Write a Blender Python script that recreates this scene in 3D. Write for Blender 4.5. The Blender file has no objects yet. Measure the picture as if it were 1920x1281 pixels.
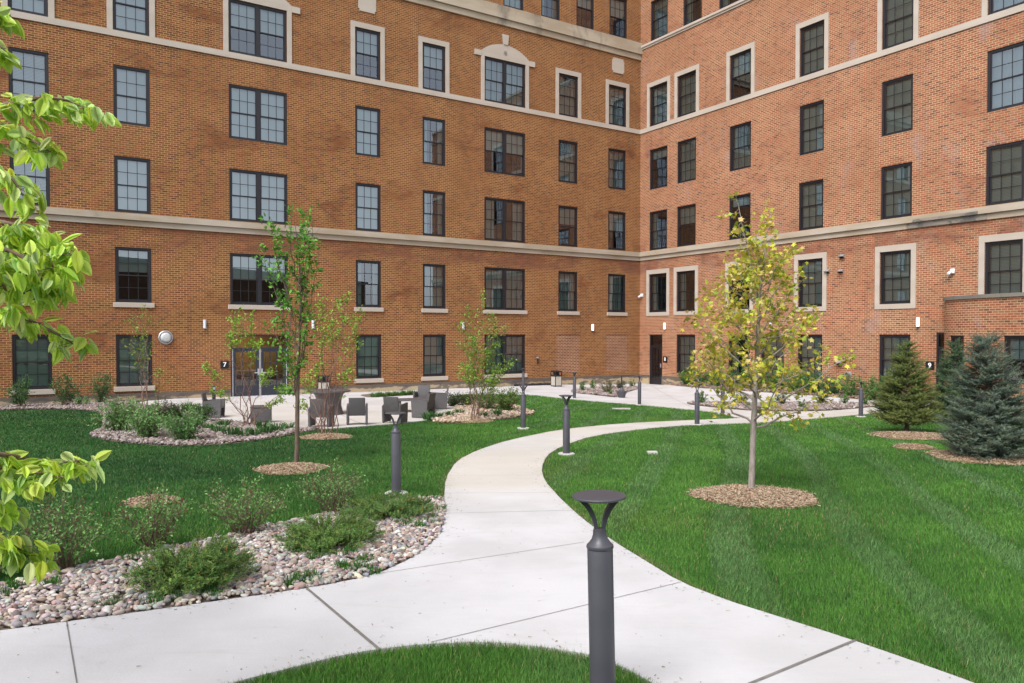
import bpy, bmesh, math, random
import numpy as np
from mathutils import Vector, Matrix
rng = np.random.default_rng(7)
random.seed(7)
sc = bpy.context.scene
COL = sc.collection
PI = math.pi
# ------------------------------------------------------------------ camera model
CZ = 2.7            # camera height over the far plaza
F = 1440.0          # focal length in photo pixels (1920 wide)
PITCH = 0.02
HY = 627.5
PCY = HY + F * math.tan(PITCH)
cp, sp = math.cos(PITCH), math.sin(PITCH)

def ray(px, py):
    a, b = (px - 960.0) / F, (py - PCY) / F
    return np.array([a, cp - b * sp, -sp - b * cp])

_Y = [-60, -10, 0, 4, 10, 14, 19, 24, 28, 32, 43, 60, 4000]
_D = [1.62, 1.66, 1.72, 1.86, 2.09, 2.15, 2.29, 2.52, 2.61, 2.68, 2.76, 2.8, 2.8]
_yy = np.linspace(-60, 80, 1401)
_dd = np.interp(_yy, _Y, _D)
_k = np.ones(31) / 31.0
_ds = np.convolve(np.pad(_dd, 15, mode='edge'), _k, mode='valid')
_ds = np.convolve(np.pad(_ds, 15, mode='edge'), _k, mode='valid')
def sstep(t):
    t = np.clip(t, 0, 1); return t * t * (3 - 2 * t)
def g(x, y):
    """ground height"""
    x = np.asarray(x, float); y = np.asarray(y, float)
    drop = np.interp(y, _yy, _ds)
    s = (x - 7.2) * 0.539 + (y - 43.3) * -0.8424; dw = (x - 7.2) * -0.8424 + (y - 43.3) * -0.539
    bank = 0.24 * (1 - sstep(dw / 4.0)) * sstep((s - 1.5) / 4.0) * (1 - sstep((s - 15.0) / 4.0)) * (dw > -3)
    return CZ - drop + 0.12 * sstep((y - 21) / 5.0) * (1 - sstep((x - 1) / 6.0)) + bank

def gp(px, py):
    """photo pixel -> point on the ground"""
    d = ray(px, py)
    lo, hi = 0.3, 400.0
    for _ in range(60):
        m = (lo + hi) / 2
        if CZ + d[2] * m > g(d[0] * m, d[1] * m): lo = m
        else: hi = m
    return np.array([d[0] * lo, d[1] * lo, CZ + d[2] * lo])

# wall planes: C is the inner corner of the courtyard, uL runs left, uR runs right (both towards the camera)
C0 = np.array([7.2, 43.3])
_vl = np.array([2250.0, F]); _vl /= np.linalg.norm(_vl)
DL = -_vl                       # along the left wing, away from the corner
DR = np.array([_vl[1], -_vl[0]])  # along the right wing, away from the corner
NL = np.array([_vl[1], -_vl[0]])  # outward normal of the left wing
NR = np.array([-_vl[0], -_vl[1]])
def wallhit(px, py, D, N):
    d = ray(px, py)
    t = np.dot(C0, N) / np.dot(d[:2], N)
    p = d * t
    return float(np.dot(p[:2] - C0, D)), float(p[2] + CZ)
def uL(px, py=600): return wallhit(px, py, DL, NL)[0]
def uR(px, py=600): return wallhit(px, py, DR, NR)[0]
def zL(px, py): return wallhit(px, py, DL, NL)[1]
def zR(px, py): return wallhit(px, py, DR, NR)[1]
def PL(u, out=0.0): return C0 + DL * u + NL * out
def PR(u, out=0.0): return C0 + DR * u + NR * out
ROTL = math.atan2(-DL[1], -DL[0])
ROTR = math.atan2(DR[1], DR[0])

# ------------------------------------------------------------------ object helpers
def tag(o, label=None, cat=None, group=None, kind=None):
    if label: o['label'] = label
    if cat: o['category'] = cat
    if group: o['group'] = group
    if kind: o['kind'] = kind
    return o
def link(o, parent=None):
    COL.objects.link(o)
    if parent is not None: o.parent = parent
    return o
def empty(name, loc=(0, 0, 0), rz=0.0, parent=None):
    o = bpy.data.objects.new(name, None); o.empty_display_size = 0.2
    link(o, parent); o.location = [float(v) for v in loc]; o.rotation_euler = (0, 0, rz)
    return o
def children(o): return [c for c in COL.objects if c.parent == o]
def copy_tree(o, parent=None):
    c = o.copy(); COL.objects.link(c)
    if parent is not None: c.parent = parent
    for ch in children(o): copy_tree(ch, c)
    return c

def mesh_np(name, V, Fs, mat=None, col=None, smooth=False, uv=None, parent=None, mats=None, midx=None):
    """V (n,3); Fs: list of int arrays (m,k); col (n,3) point colours; uv (nloops,2)"""
    V = np.asarray(V, np.float32)
    if not isinstance(Fs, (list, tuple)): Fs = [Fs]
    Fs = [np.asarray(f, np.int32) for f in Fs if len(f)]
    me = bpy.data.meshes.new(name)
    me.vertices.add(len(V)); me.vertices.foreach_set('co', V.ravel())
    loops = np.concatenate([f.ravel() for f in Fs])
    tot = np.concatenate([np.full(len(f), f.shape[1], np.int32) for f in Fs])
    st = np.concatenate([[0], np.cumsum(tot)[:-1]]).astype(np.int32)
    me.loops.add(len(loops)); me.loops.foreach_set('vertex_index', loops)
    me.polygons.add(len(tot)); me.polygons.foreach_set('loop_start', st); me.polygons.foreach_set('loop_total', tot)
    if midx is not None: me.polygons.foreach_set('material_index', np.asarray(midx, np.int32))
    me.polygons.foreach_set('use_smooth', np.full(len(tot), smooth))
    if uv is not None:
        l = me.uv_layers.new(name='UVMap'); l.data.foreach_set('uv', np.asarray(uv, np.float32).ravel())
    me.update(calc_edges=True)
    me.validate(verbose=False)
    if col is not None:
        a = me.color_attributes.new('Col', 'FLOAT_COLOR', 'POINT')
        c4 = np.ones((len(V), 4), np.float32); c4[:, :3] = col
        a.data.foreach_set('color', c4.ravel())
    if mats:
        for m in mats: me.materials.append(m)
    elif mat: me.materials.append(mat)
    o = bpy.data.objects.new(name, me)
    return link(o, parent)

class MB:
    """collects boxes, lathes, tubes into one mesh"""
    def __init__(s): s.V = []; s.F = {}; s.n = 0
    def add(s, V, Fs):
        for f in Fs:
            f = np.asarray(f, int)
            s.F.setdefault(f.shape[1], []).append(f + s.n)
        s.V.append(np.asarray(V, float)); s.n += len(V)
    def box(s, x0, x1, y0, y1, z0, z1, M=None, bev=0.0):
        if bev > 0:
            bm = bmesh.new()
            bmesh.ops.create_cube(bm, size=1.0)
            for v in bm.verts:
                v.co = ((x0 + x1) / 2 + v.co.x * (x1 - x0), (y0 + y1) / 2 + v.co.y * (y1 - y0), (z0 + z1) / 2 + v.co.z * (z1 - z0))
            bmesh.ops.bevel(bm, geom=list(bm.edges), offset=bev, segments=2, affect='EDGES', profile=0.6)
            s.addbm(bm, M); bm.free(); return s
        V = np.array([[x, y, z] for z in (z0, z1) for y in (y0, y1) for x in (x0, x1)], float)
        if M is not None: V = np.array([M @ Vector(v) for v in V])
        s.add(V, [[[0, 2, 3, 1], [4, 5, 7, 6], [0, 1, 5, 4], [2, 6, 7, 3], [0, 4, 6, 2], [1, 3, 7, 5]]]); return s
    def addbm(s, bm, M=None):
        bm.verts.ensure_lookup_table()
        for i, v in enumerate(bm.verts): v.index = i
        V = [(M @ v.co) if M is not None else v.co.copy() for v in bm.verts]
        byn = {}
        for f in bm.faces: byn.setdefault(len(f.verts), []).append([v.index for v in f.verts])
        s.add(np.array([list(v) for v in V]), list(byn.values()))
    def lathe(s, prof, n=24, c=(0, 0, 0), M=None):
        V = []
        for r, z in prof:
            for k in range(n):
                a = 2 * PI * k / n
                V.append((c[0] + r * math.cos(a), c[1] + r * math.sin(a), c[2] + z))
        Q = []
        for i in range(len(prof) - 1):
            for k in range(n):
                k2 = (k + 1) % n
                Q.append((i * n + k, i * n + k2, (i + 1) * n + k2, (i + 1) * n + k))
        V = np.array(V)
        if M is not None: V = np.array([M @ Vector(v) for v in V])
        fs = [Q]
        caps = []
        if prof[0][0] > 1e-4: caps.append(list(range(n))[::-1])
        if prof[-1][0] > 1e-4: caps.append([(len(prof) - 1) * n + k for k in range(n)])
        if caps: fs.append(caps)
        s.add(V, fs); return s
    def build(s, name, mat, parent=None, smooth=False, auto=False):
        o = mesh_np(name, np.concatenate(s.V), [np.concatenate(v) for v in s.F.values()], mat, smooth=smooth, parent=parent)
        if auto:
            o.data.polygons.foreach_set('use_smooth', np.ones(len(o.data.polygons), bool))
            try: o.data.set_sharp_from_angle(angle=math.radians(35))
            except Exception: pass
        return o

def tubes(lines, k=6):
    """lines: list of (pts(n,3), radii(n)) -> V, quads"""
    Vs, Qs, n0 = [], [], 0
    for pts, rad in lines:
        pts = np.asarray(pts, float); rad = np.asarray(rad, float); n = len(pts)
        t = np.gradient(pts, axis=0); t /= np.linalg.norm(t, axis=1)[:, None] + 1e-9
        ref = np.array([0.0, 0, 1.0]) if abs(t[0][2]) < 0.9 else np.array([1.0, 0, 0])
        a = np.cross(t, ref); a /= np.linalg.norm(a, axis=1)[:, None] + 1e-9
        b = np.cross(t, a)
        ang = np.arange(k) * 2 * PI / k
        V = pts[:, None, :] + rad[:, None, None] * (np.cos(ang)[None, :, None] * a[:, None, :] + np.sin(ang)[None, :, None] * b[:, None, :])
        Vs.append(V.reshape(-1, 3))
        i = np.arange(n - 1)[:, None] * k; j = np.arange(k)[None, :]; j2 = (j + 1) % k
        Q = np.stack([i + j, i + j2, i + k + j2, i + k + j], axis=-1).reshape(-1, 4) + n0
        Qs.append(Q); n0 += n * k
    return np.concatenate(Vs), np.concatenate(Qs)

def frames(d, roll):
    """matrices whose X axis is d, with random roll"""
    d = d / (np.linalg.norm(d, axis=1)[:, None] + 1e-9)
    up = np.tile([0, 0, 1.0], (len(d), 1)); bad = np.abs(d[:, 2]) > 0.95; up[bad] = [1.0, 0, 0]
    y = np.cross(up, d); y /= np.linalg.norm(y, axis=1)[:, None] + 1e-9
    z = np.cross(d, y)
    c, s = np.cos(roll)[:, None], np.sin(roll)[:, None]
    y2 = y * c + z * s; z2 = -y * s + z * c
    return np.stack([d, y2, z2], axis=2)

def scatter(bV, bF, pos, R, scl, col=None, cvar=None):
    """copies of a small base mesh baked into big arrays; scl (N,3) or (N,)"""
    bV = np.asarray(bV, float); bF = np.asarray(bF, int)
    N = len(pos); m = len(bV)
    scl = np.asarray(scl, float)
    if scl.ndim == 1: scl = np.repeat(scl[:, None], 3, 1)
    L = bV[None, :, :] * scl[:, None, :]
    V = np.einsum('nij,nmj->nmi', R, L) + np.asarray(pos)[:, None, :]
    Fo = bF[None, :, :] + (np.arange(N) * m)[:, None, None]
    c = None
    if col is not None:
        c = np.repeat(np.asarray(col)[:, None, :], m, 1)
        if cvar is not None: c = c * np.asarray(cvar)[None, :, None]
        c = c.reshape(-1, 3)
    return V.reshape(-1, 3), Fo.reshape(-1, bF.shape[1]), c
def randdir(n):
    v = rng.normal(size=(n, 3)); return v / np.linalg.norm(v, axis=1)[:, None]
def pick(cols, n, jit=0.12):
    cols = np.asarray(cols, float)
    c = cols[rng.integers(0, len(cols), n)]
    return np.clip(c * (1 + rng.normal(0, jit, (n, 1))) * (1 + rng.normal(0, jit * 0.35, (n, 3))), 0.002, 0.95)
def vnoise(x, y, s, seed=0):
    r = np.random.default_rng(seed); o = 0
    for i in range(9):
        a = r.uniform(0, 2 * PI); k = s * r.uniform(0.5, 1.9); p = r.uniform(0, 6.28)
        o = o + np.sin((x * math.cos(a) + y * math.sin(a)) * k + p + 1.3 * np.sin((y * math.cos(a) - x * math.sin(a)) * k * 0.7 + p * 2))
    return o / 4.5
def inpoly(P, x, y):
    P = np.asarray(P)[:, :2]; n = len(P); ins = np.zeros(len(x), bool)
    mnx, mny = P.min(0); mxx, mxy = P.max(0)
    idx = np.where((x >= mnx) & (x <= mxx) & (y >= mny) & (y <= mxy))[0]
    xs, ys = x[idx], y[idx]; r = np.zeros(len(idx), bool)
    for i in range(n):
        x0, y0 = P[i]; x1, y1 = P[(i + 1) % n]
        c = (y0 > ys) != (y1 > ys)
        if y0 != y1:
            r ^= c & (xs < (x1 - x0) * (ys - y0) / (y1 - y0) + x0)
    ins[idx] = r
    return ins

# ------------------------------------------------------------------ materials
def newmat(name):
    m = bpy.data.materials.new(name); m.use_nodes = True
    nt = m.node_tree
    return m, nt, nt.nodes['Principled BSDF'], nt.nodes, nt.links
def simple(name, c, rough=0.6, metal=0.0, emit=None, es=0.0, noise=0.0, nscale=20.0, bump=0.0, spec=None):
    m, nt, b, N, L = newmat(name)
    b.inputs['Base Color'].default_value = (*c, 1)
    b.inputs['Roughness'].default_value = rough; b.inputs['Metallic'].default_value = metal
    if spec is not None: b.inputs['Specular IOR Level'].default_value = spec
    if emit:
        b.inputs['Emission Color'].default_value = (*emit, 1); b.inputs['Emission Strength'].default_value = es
    if noise > 0 or bump > 0:
        tc = N.new('ShaderNodeTexCoord'); nz = N.new('ShaderNodeTexNoise')
        nz.inputs['Scale'].default_value = nscale; nz.inputs['Detail'].default_value = 6
        L.new(tc.outputs['Object'], nz.inputs['Vector'])
        if noise > 0:
            mr = N.new('ShaderNodeMapRange'); mr.inputs['From Min'].default_value = 0.25; mr.inputs['From Max'].default_value = 0.75
            mr.inputs['To Min'].default_value = 1 - noise; mr.inputs['To Max'].default_value = 1 + noise
            L.new(nz.outputs['Fac'], mr.inputs['Value'])
            mx = N.new('ShaderNodeVectorMath'); mx.operation = 'SCALE'
            mx.inputs[0].default_value = c
            L.new(mr.outputs['Result'], mx.inputs['Scale']); L.new(mx.outputs['Vector'], b.inputs['Base Color'])
        if bump > 0:
            bp = N.new('ShaderNodeBump'); bp.inputs['Strength'].default_value = 1.0; bp.inputs['Distance'].default_value = bump
            L.new(nz.outputs['Fac'], bp.inputs['Height']); L.new(bp.outputs['Normal'], b.inputs['Normal'])
    return m
def foliage_mat(name, trans=0.35, rough=0.5, spec=0.3):
    m, nt, b, N, L = newmat(name)
    at = N.new('ShaderNodeAttribute'); at.attribute_name = 'Col'
    L.new(at.outputs['Color'], b.inputs['Base Color'])
    b.inputs['Roughness'].default_value = rough; b.inputs['Specular IOR Level'].default_value = spec
    if trans > 0:
        tr = N.new('ShaderNodeBsdfTranslucent'); L.new(at.outputs['Color'], tr.inputs['Color'])
        mx = N.new('ShaderNodeMixShader'); mx.inputs['Fac'].default_value = trans
        L.new(b.outputs['BSDF'], mx.inputs[1]); L.new(tr.outputs['BSDF'], mx.inputs[2])
        L.new(mx.outputs['Shader'], N['Material Output'].inputs['Surface'])
    return m
def mixc(N, L, fac, a, b, blend='MIX'):
    n = N.new('ShaderNodeMix'); n.data_type = 'RGBA'; n.blend_type = blend
    for sock, v in ((n.inputs[0], fac), (n.inputs[6], a), (n.inputs[7], b)):
        if hasattr(v, 'links') or hasattr(v, 'is_output'): L.new(v, sock)
        elif isinstance(v, (int, float)): sock.default_value = v
        else: sock.default_value = (*v, 1)
    return n.outputs[2]
def ramp(N, L, src, stops, interp='LINEAR'):
    r = N.new('ShaderNodeValToRGB'); r.color_ramp.interpolation = interp
    e = r.color_ramp.elements
    while len(e) < len(stops): e.new(0.5)
    for i, (p, c) in enumerate(stops):
        e[i].position = p; e[i].color = (*c, 1) if not isinstance(c, (int, float)) else (c, c, c, 1)
    L.new(src, r.inputs['Fac']); return r.outputs['Color']
def maprange(N, L, src, a, b, c=0.0, d=1.0, smooth=True):
    r = N.new('ShaderNodeMapRange'); r.interpolation_type = 'SMOOTHSTEP' if smooth else 'LINEAR'
    for i, v in zip(('From Min', 'From Max', 'To Min', 'To Max'), (a, b, c, d)): r.inputs[i].default_value = v
    L.new(src, r.inputs['Value']); return r.outputs['Result']
def noise(N, L, vec, scale, detail=4, rough=0.55, dist=0.0):
    n = N.new('ShaderNodeTexNoise'); n.inputs['Scale'].default_value = scale; n.inputs['Detail'].default_value = detail
    n.inputs['Roughness'].default_value = rough; n.inputs['Distortion'].default_value = dist
    L.new(vec, n.inputs['Vector']); return n.outputs['Fac']
def mapping(N, L, vec, scale=(1, 1, 1), loc=(0, 0, 0), rot=(0, 0, 0)):
    n = N.new('ShaderNodeMapping'); n.inputs['Scale'].default_value = scale; n.inputs['Location'].default_value = loc; n.inputs['Rotation'].default_value = rot
    L.new(vec, n.inputs['Vector']); return n.outputs['Vector']
def mathn(N, L, op, a, b=None):
    n = N.new('ShaderNodeMath'); n.operation = op
    for s_, v in zip(n.inputs, (a, b)):
        if v is None: continue
        if isinstance(v, (int, float)): s_.default_value = v
        else: L.new(v, s_)
    return n.outputs[0]

BH, BL = 0.0815, 0.213
def brick_mat(name, stops, mortar, patch=(0.10, 0.038, 0.018), patch_amt=0.62, bloom=0.0, wear=True, mort=0.0092):
    """stops: colour ramp of single bricks; UV in metres"""
    m, nt, b, N, L = newmat(name)
    uv = N.new('ShaderNodeTexCoord').outputs['UV']
    br = N.new('ShaderNodeTexBrick')
    br.offset = 0.5; br.squash = 1.0
    for k, v in (('Scale', 1.0), ('Mortar Size', mort), ('Mortar Smooth', 0.25), ('Bias', 0.0), ('Brick Width', BL), ('Row Height', BH)):
        br.inputs[k].default_value = v
    br.inputs['Color1'].default_value = (0, 0, 0, 1); br.inputs['Color2'].default_value = (1, 1, 1, 1); br.inputs['Mortar'].default_value = (0.5, 0.5, 0.5, 1)
    L.new(uv, br.inputs['Vector'])
    c = ramp(N, L, br.outputs['Color'], stops)
    # broad tone drift over the wall, and fine grain
    n1 = noise(N, L, uv, 0.16, 5, 0.6)
    c = mixc(N, L, maprange(N, L, n1, 0.35, 0.7, 0.0, 0.45), c, (0.25, 0.088, 0.034))
    n2 = noise(N, L, uv, 9.0, 3)
    c = mixc(N, L, 0.35, c, mixc(N, L, n2, (0.25, 0.25, 0.25), (0.75, 0.75, 0.75)), 'OVERLAY')
    mcol = mixc(N, L, maprange(N, L, noise(N, L, uv, 0.5, 4), 0.35, 0.65), mortar, tuple(v * 0.72 for v in mortar))
    mf = br.outputs['Fac']
    if wear:
        # re-pointed patches where the joints are dark
        pm = maprange(N, L, noise(N, L, mapping(N, L, uv, (0.32, 0.62, 1)), 1.0, 5, 0.62, 0.4), 0.54, 0.68, 0.0, patch_amt)
        mcol = mixc(N, L, pm, mcol, patch)
        c = mixc(N, L, mathn(N, L, 'MULTIPLY', pm, 0.3), c, patch)
        # washed band under the first belt course
        sepv = N.new('ShaderNodeSeparateXYZ'); L.new(uv, sepv.inputs[0])
        z = sepv.outputs['Y']
        wb = mathn(N, L, 'MULTIPLY', maprange(N, L, z, CZ + 3.2, CZ + 3.6), maprange(N, L, noise(N, L, mapping(N, L, uv, (0.45, 1.2, 1)), 1.0, 4), 0.38, 0.6, 0.0, 0.75))
        wb = mathn(N, L, 'MULTIPLY', wb, maprange(N, L, z, CZ + 4.35, CZ + 4.1))
        mcol = mixc(N, L, wb, mcol, (0.155, 0.075, 0.055)); c = mixc(N, L, mathn(N, L, 'MULTIPLY', wb, 0.6), c, (0.16, 0.065, 0.045))
    c = mixc(N, L, mf, c, mcol)
    # faint run-off streaks that follow the wall face downwards
    stk = maprange(N, L, noise(N, L, mapping(N, L, uv, (2.6, 0.10, 1)), 1.0, 5, 0.7), 0.56, 0.75, 0.0, 0.30)
    c = mixc(N, L, stk, c, (0.10, 0.05, 0.035))
    stl = maprange(N, L, noise(N, L, mapping(N, L, uv, (1.9, 0.16, 1), (7, 3, 0)), 1.0, 5, 0.7), 0.60, 0.78, 0.0, 0.28)
    c = mixc(N, L, stl, c, (0.36, 0.25, 0.17))
    if bloom > 0:
        bl = maprange(N, L, noise(N, L, mapping(N, L, uv, (0.9, 0.45, 1)), 1.0, 6, 0.65), 0.56, 0.74, 0.0, bloom)
        c = mixc(N, L, bl, c, (0.34, 0.255, 0.25))
    L.new(c, b.inputs['Base Color'])
    b.inputs['Roughness'].default_value = 0.88; b.inputs['Specular IOR Level'].default_value = 0.25
    bp = N.new('ShaderNodeBump'); bp.invert = True; bp.inputs['Strength'].default_value = 0.5; bp.inputs['Distance'].default_value = 0.008
    L.new(mf, bp.inputs['Height']); L.new(bp.outputs['Normal'], b.inputs['Normal'])
    return m
def stone_mat(name, base, stain=(0.09, 0.085, 0.08), amt=0.5, sc_=(0.5, 3.0, 0.5), th=(0.55, 0.72), tint=(0.35, 0.275, 0.195), band=None):
    m, nt, b, N, L = newmat(name)
    v = N.new('ShaderNodeTexCoord').outputs['Object']
    c = mixc(N, L, maprange(N, L, noise(N, L, mapping(N, L, v, (0.4, 0.4, 1.5)), 1.0, 5), 0.35, 0.65), base, tint)
    c = mixc(N, L, maprange(N, L, noise(N, L, mapping(N, L, v, sc_), 1.3, 6, 0.65, 0.5), th[0], th[1], 0.0, amt), c, stain)
    if band:
        sepz = N.new('ShaderNodeSeparateXYZ'); L.new(v, sepz.inputs[0])
        nb_ = noise(N, L, mapping(N, L, v, (1.1, 1.1, 2.5)), 1.0, 6, 0.7)
        zz = mathn(N, L, 'ADD', sepz.outputs['Z'], mathn(N, L, 'MULTIPLY', nb_, 0.5))
        c = mixc(N, L, maprange(N, L, zz, band, band + 0.06, 0.0, 0.85), c, (0.075, 0.06, 0.055))
    c = mixc(N, L, 0.25, c, mixc(N, L, noise(N, L, v, 30, 3), (0.3, 0.3, 0.3), (0.7, 0.7, 0.7)), 'OVERLAY')
    L.new(c, b.inputs['Base Color']); b.inputs['Roughness'].default_value = 0.85
    return m
def glass_mat(name, refl=0.13, tint=(0.72, 0.82, 0.80), wob=0.00025):
    m, nt, b, N, L = newmat(name)
    N.remove(b)
    v = N.new('ShaderNodeTexCoord').outputs['Object']
    tr = N.new('ShaderNodeBsdfTransparent'); tr.inputs['Color'].default_value = (*tint, 1)
    gl = N.new('ShaderNodeBsdfGlossy'); gl.inputs['Roughness'].default_value = 0.0; gl.inputs['Color'].default_value = (0.86, 0.92, 1.0, 1)
    bp = N.new('ShaderNodeBump'); bp.inputs['Strength'].default_value = 1.0; bp.inputs['Distance'].default_value = wob
    L.new(noise(N, L, v, 0.7, 1), bp.inputs['Height']); L.new(bp.outputs['Normal'], gl.inputs['Normal'])
    fr = N.new('ShaderNodeFresnel'); fr.inputs['IOR'].default_value = 1.6
    f = mathn(N, L, 'MINIMUM', mathn(N, L, 'ADD', fr.outputs[0], refl), 1.0)
    mx = N.new('ShaderNodeMixShader'); L.new(f, mx.inputs['Fac']); L.new(tr.outputs[0], mx.inputs[1]); L.new(gl.outputs[0], mx.inputs[2])
    L.new(mx.outputs[0], N['Material Output'].inputs['Surface'])
    return m
def concrete_mat():
    m, nt, b, N, L = newmat('concrete')
    v = N.new('ShaderNodeTexCoord').outputs['Object']
    c = mixc(N, L, maprange(N, L, noise(N, L, v, 0.7, 6, 0.6), 0.35, 0.68), (0.525, 0.51, 0.518), (0.445, 0.43, 0.432))
    # tan staining, strongest where the walk crosses the lawn
    sep = N.new('ShaderNodeSeparateXYZ'); L.new(v, sep.inputs[0])
    mid = mathn(N, L, 'MULTIPLY', maprange(N, L, mathn(N, L, 'ADD', sep.outputs['Y'], mathn(N, L, 'MULTIPLY', noise(N, L, v, 0.6, 4), 3.0)), 9.6, 13.0), maprange(N, L, sep.outputs['Y'], 31.0, 25.0))
    tn = maprange(N, L, noise(N, L, mapping(N, L, v, (0.35, 0.9, 1)), 1.0, 5, 0.6), 0.3, 0.62, 0.15, 1.0)
    c = mixc(N, L, mathn(N, L, 'MULTIPLY', mathn(N, L, 'MULTIPLY', mid, tn), 0.6), c, (0.46, 0.405, 0.325))
    # small dark scuffs and pits
    c = mixc(N, L, maprange(N, L, noise(N, L, v, 2.2, 8, 0.72, 0.6), 0.63, 0.76, 0.0, 0.45), c, (0.25, 0.235, 0.22))
    c = mixc(N, L, maprange(N, L, noise(N, L, mapping(N, L, v, (1.2, 5.0, 1)), 1.0, 5, 0.65, 0.8), 0.55, 0.72, 0.0, 0.35), c, (0.40, 0.375, 0.345))
    c = mixc(N, L, 0.10, c, mixc(N, L, noise(N, L, mapping(N, L, v, (3, 120, 1)), 1.0, 3), (0.25, 0.25, 0.25), (0.75, 0.75, 0.75)), 'OVERLAY')
    c = mixc(N, L, 0.12, c, mixc(N, L, noise(N, L, v, 90, 2), (0.3, 0.3, 0.3), (0.7, 0.7, 0.7)), 'OVERLAY')
    L.new(c, b.inputs['Base Color']); b.inputs['Roughness'].default_value = 0.85
    bp = N.new('ShaderNodeBump'); bp.inputs['Strength'].default_value = 0.4; bp.inputs['Distance'].default_value = 0.004
    L.new(noise(N, L, v, 60, 4), bp.inputs['Height']); L.new(bp.outputs['Normal'], b.inputs['Normal'])
    return m
def blind_mat(name, c, pitch=0.05, dark=0.45):
    m, nt, b, N, L = newmat(name)
    v = N.new('ShaderNodeTexCoord').outputs['Object']
    sep = N.new('ShaderNodeSeparateXYZ'); L.new(v, sep.inputs[0])
    s = mathn(N, L, 'FRACT', mathn(N, L, 'MULTIPLY', sep.outputs['Z'], 1.0 / pitch))
    L.new(mixc(N, L, maprange(N, L, s, 0.0, 0.45), tuple(x * dark for x in c), c), b.inputs['Base Color'])
    b.inputs['Roughness'].default_value = 0.6
    return m
def weave_mat():
    m, nt, b, N, L = newmat('woven_resin')
    v = N.new('ShaderNodeTexCoord').outputs['Object']
    sep = N.new('ShaderNodeSeparateXYZ'); L.new(v, sep.inputs[0])
    w = mathn(N, L, 'SINE', mathn(N, L, 'MULTIPLY', sep.outputs['Z'], 210.0))
    w2 = mathn(N, L, 'SINE', mathn(N, L, 'MULTIPLY', mathn(N, L, 'ADD', sep.outputs['X'], sep.outputs['Y']), 160.0))
    t = mathn(N, L, 'MULTIPLY', w, w2)
    c = mixc(N, L, maprange(N, L, t, -1, 1), (0.055, 0.049, 0.051), (0.115, 0.105, 0.107))
    c = mixc(N, L, 0.3, c, mixc(N, L, noise(N, L, v, 12, 3), (0.3, 0.3, 0.3), (0.7, 0.7, 0.7)), 'OVERLAY')
    L.new(c, b.inputs['Base Color']); b.inputs['Roughness'].default_value = 0.5
    bp = N.new('ShaderNodeBump'); bp.inputs['Distance'].default_value = 0.003; L.new(t, bp.inputs['Height']); L.new(bp.outputs['Normal'], b.inputs['Normal'])
    return m
def bark_mat(name, c1, c2, sc_=(30, 30, 6)):
    m, nt, b, N, L = newmat(name)
    v = N.new('ShaderNodeTexCoord').outputs['Object']
    n = noise(N, L, mapping(N, L, v, sc_), 1.0, 5, 0.6)
    L.new(mixc(N, L, maprange(N, L, n, 0.3, 0.7), c1, c2), b.inputs['Base Color']); b.inputs['Roughness'].default_value = 0.85
    bp = N.new('ShaderNodeBump'); bp.inputs['Distance'].default_value = 0.004; L.new(n, bp.inputs['Height']); L.new(bp.outputs['Normal'], b.inputs['Normal'])
    return m

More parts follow.
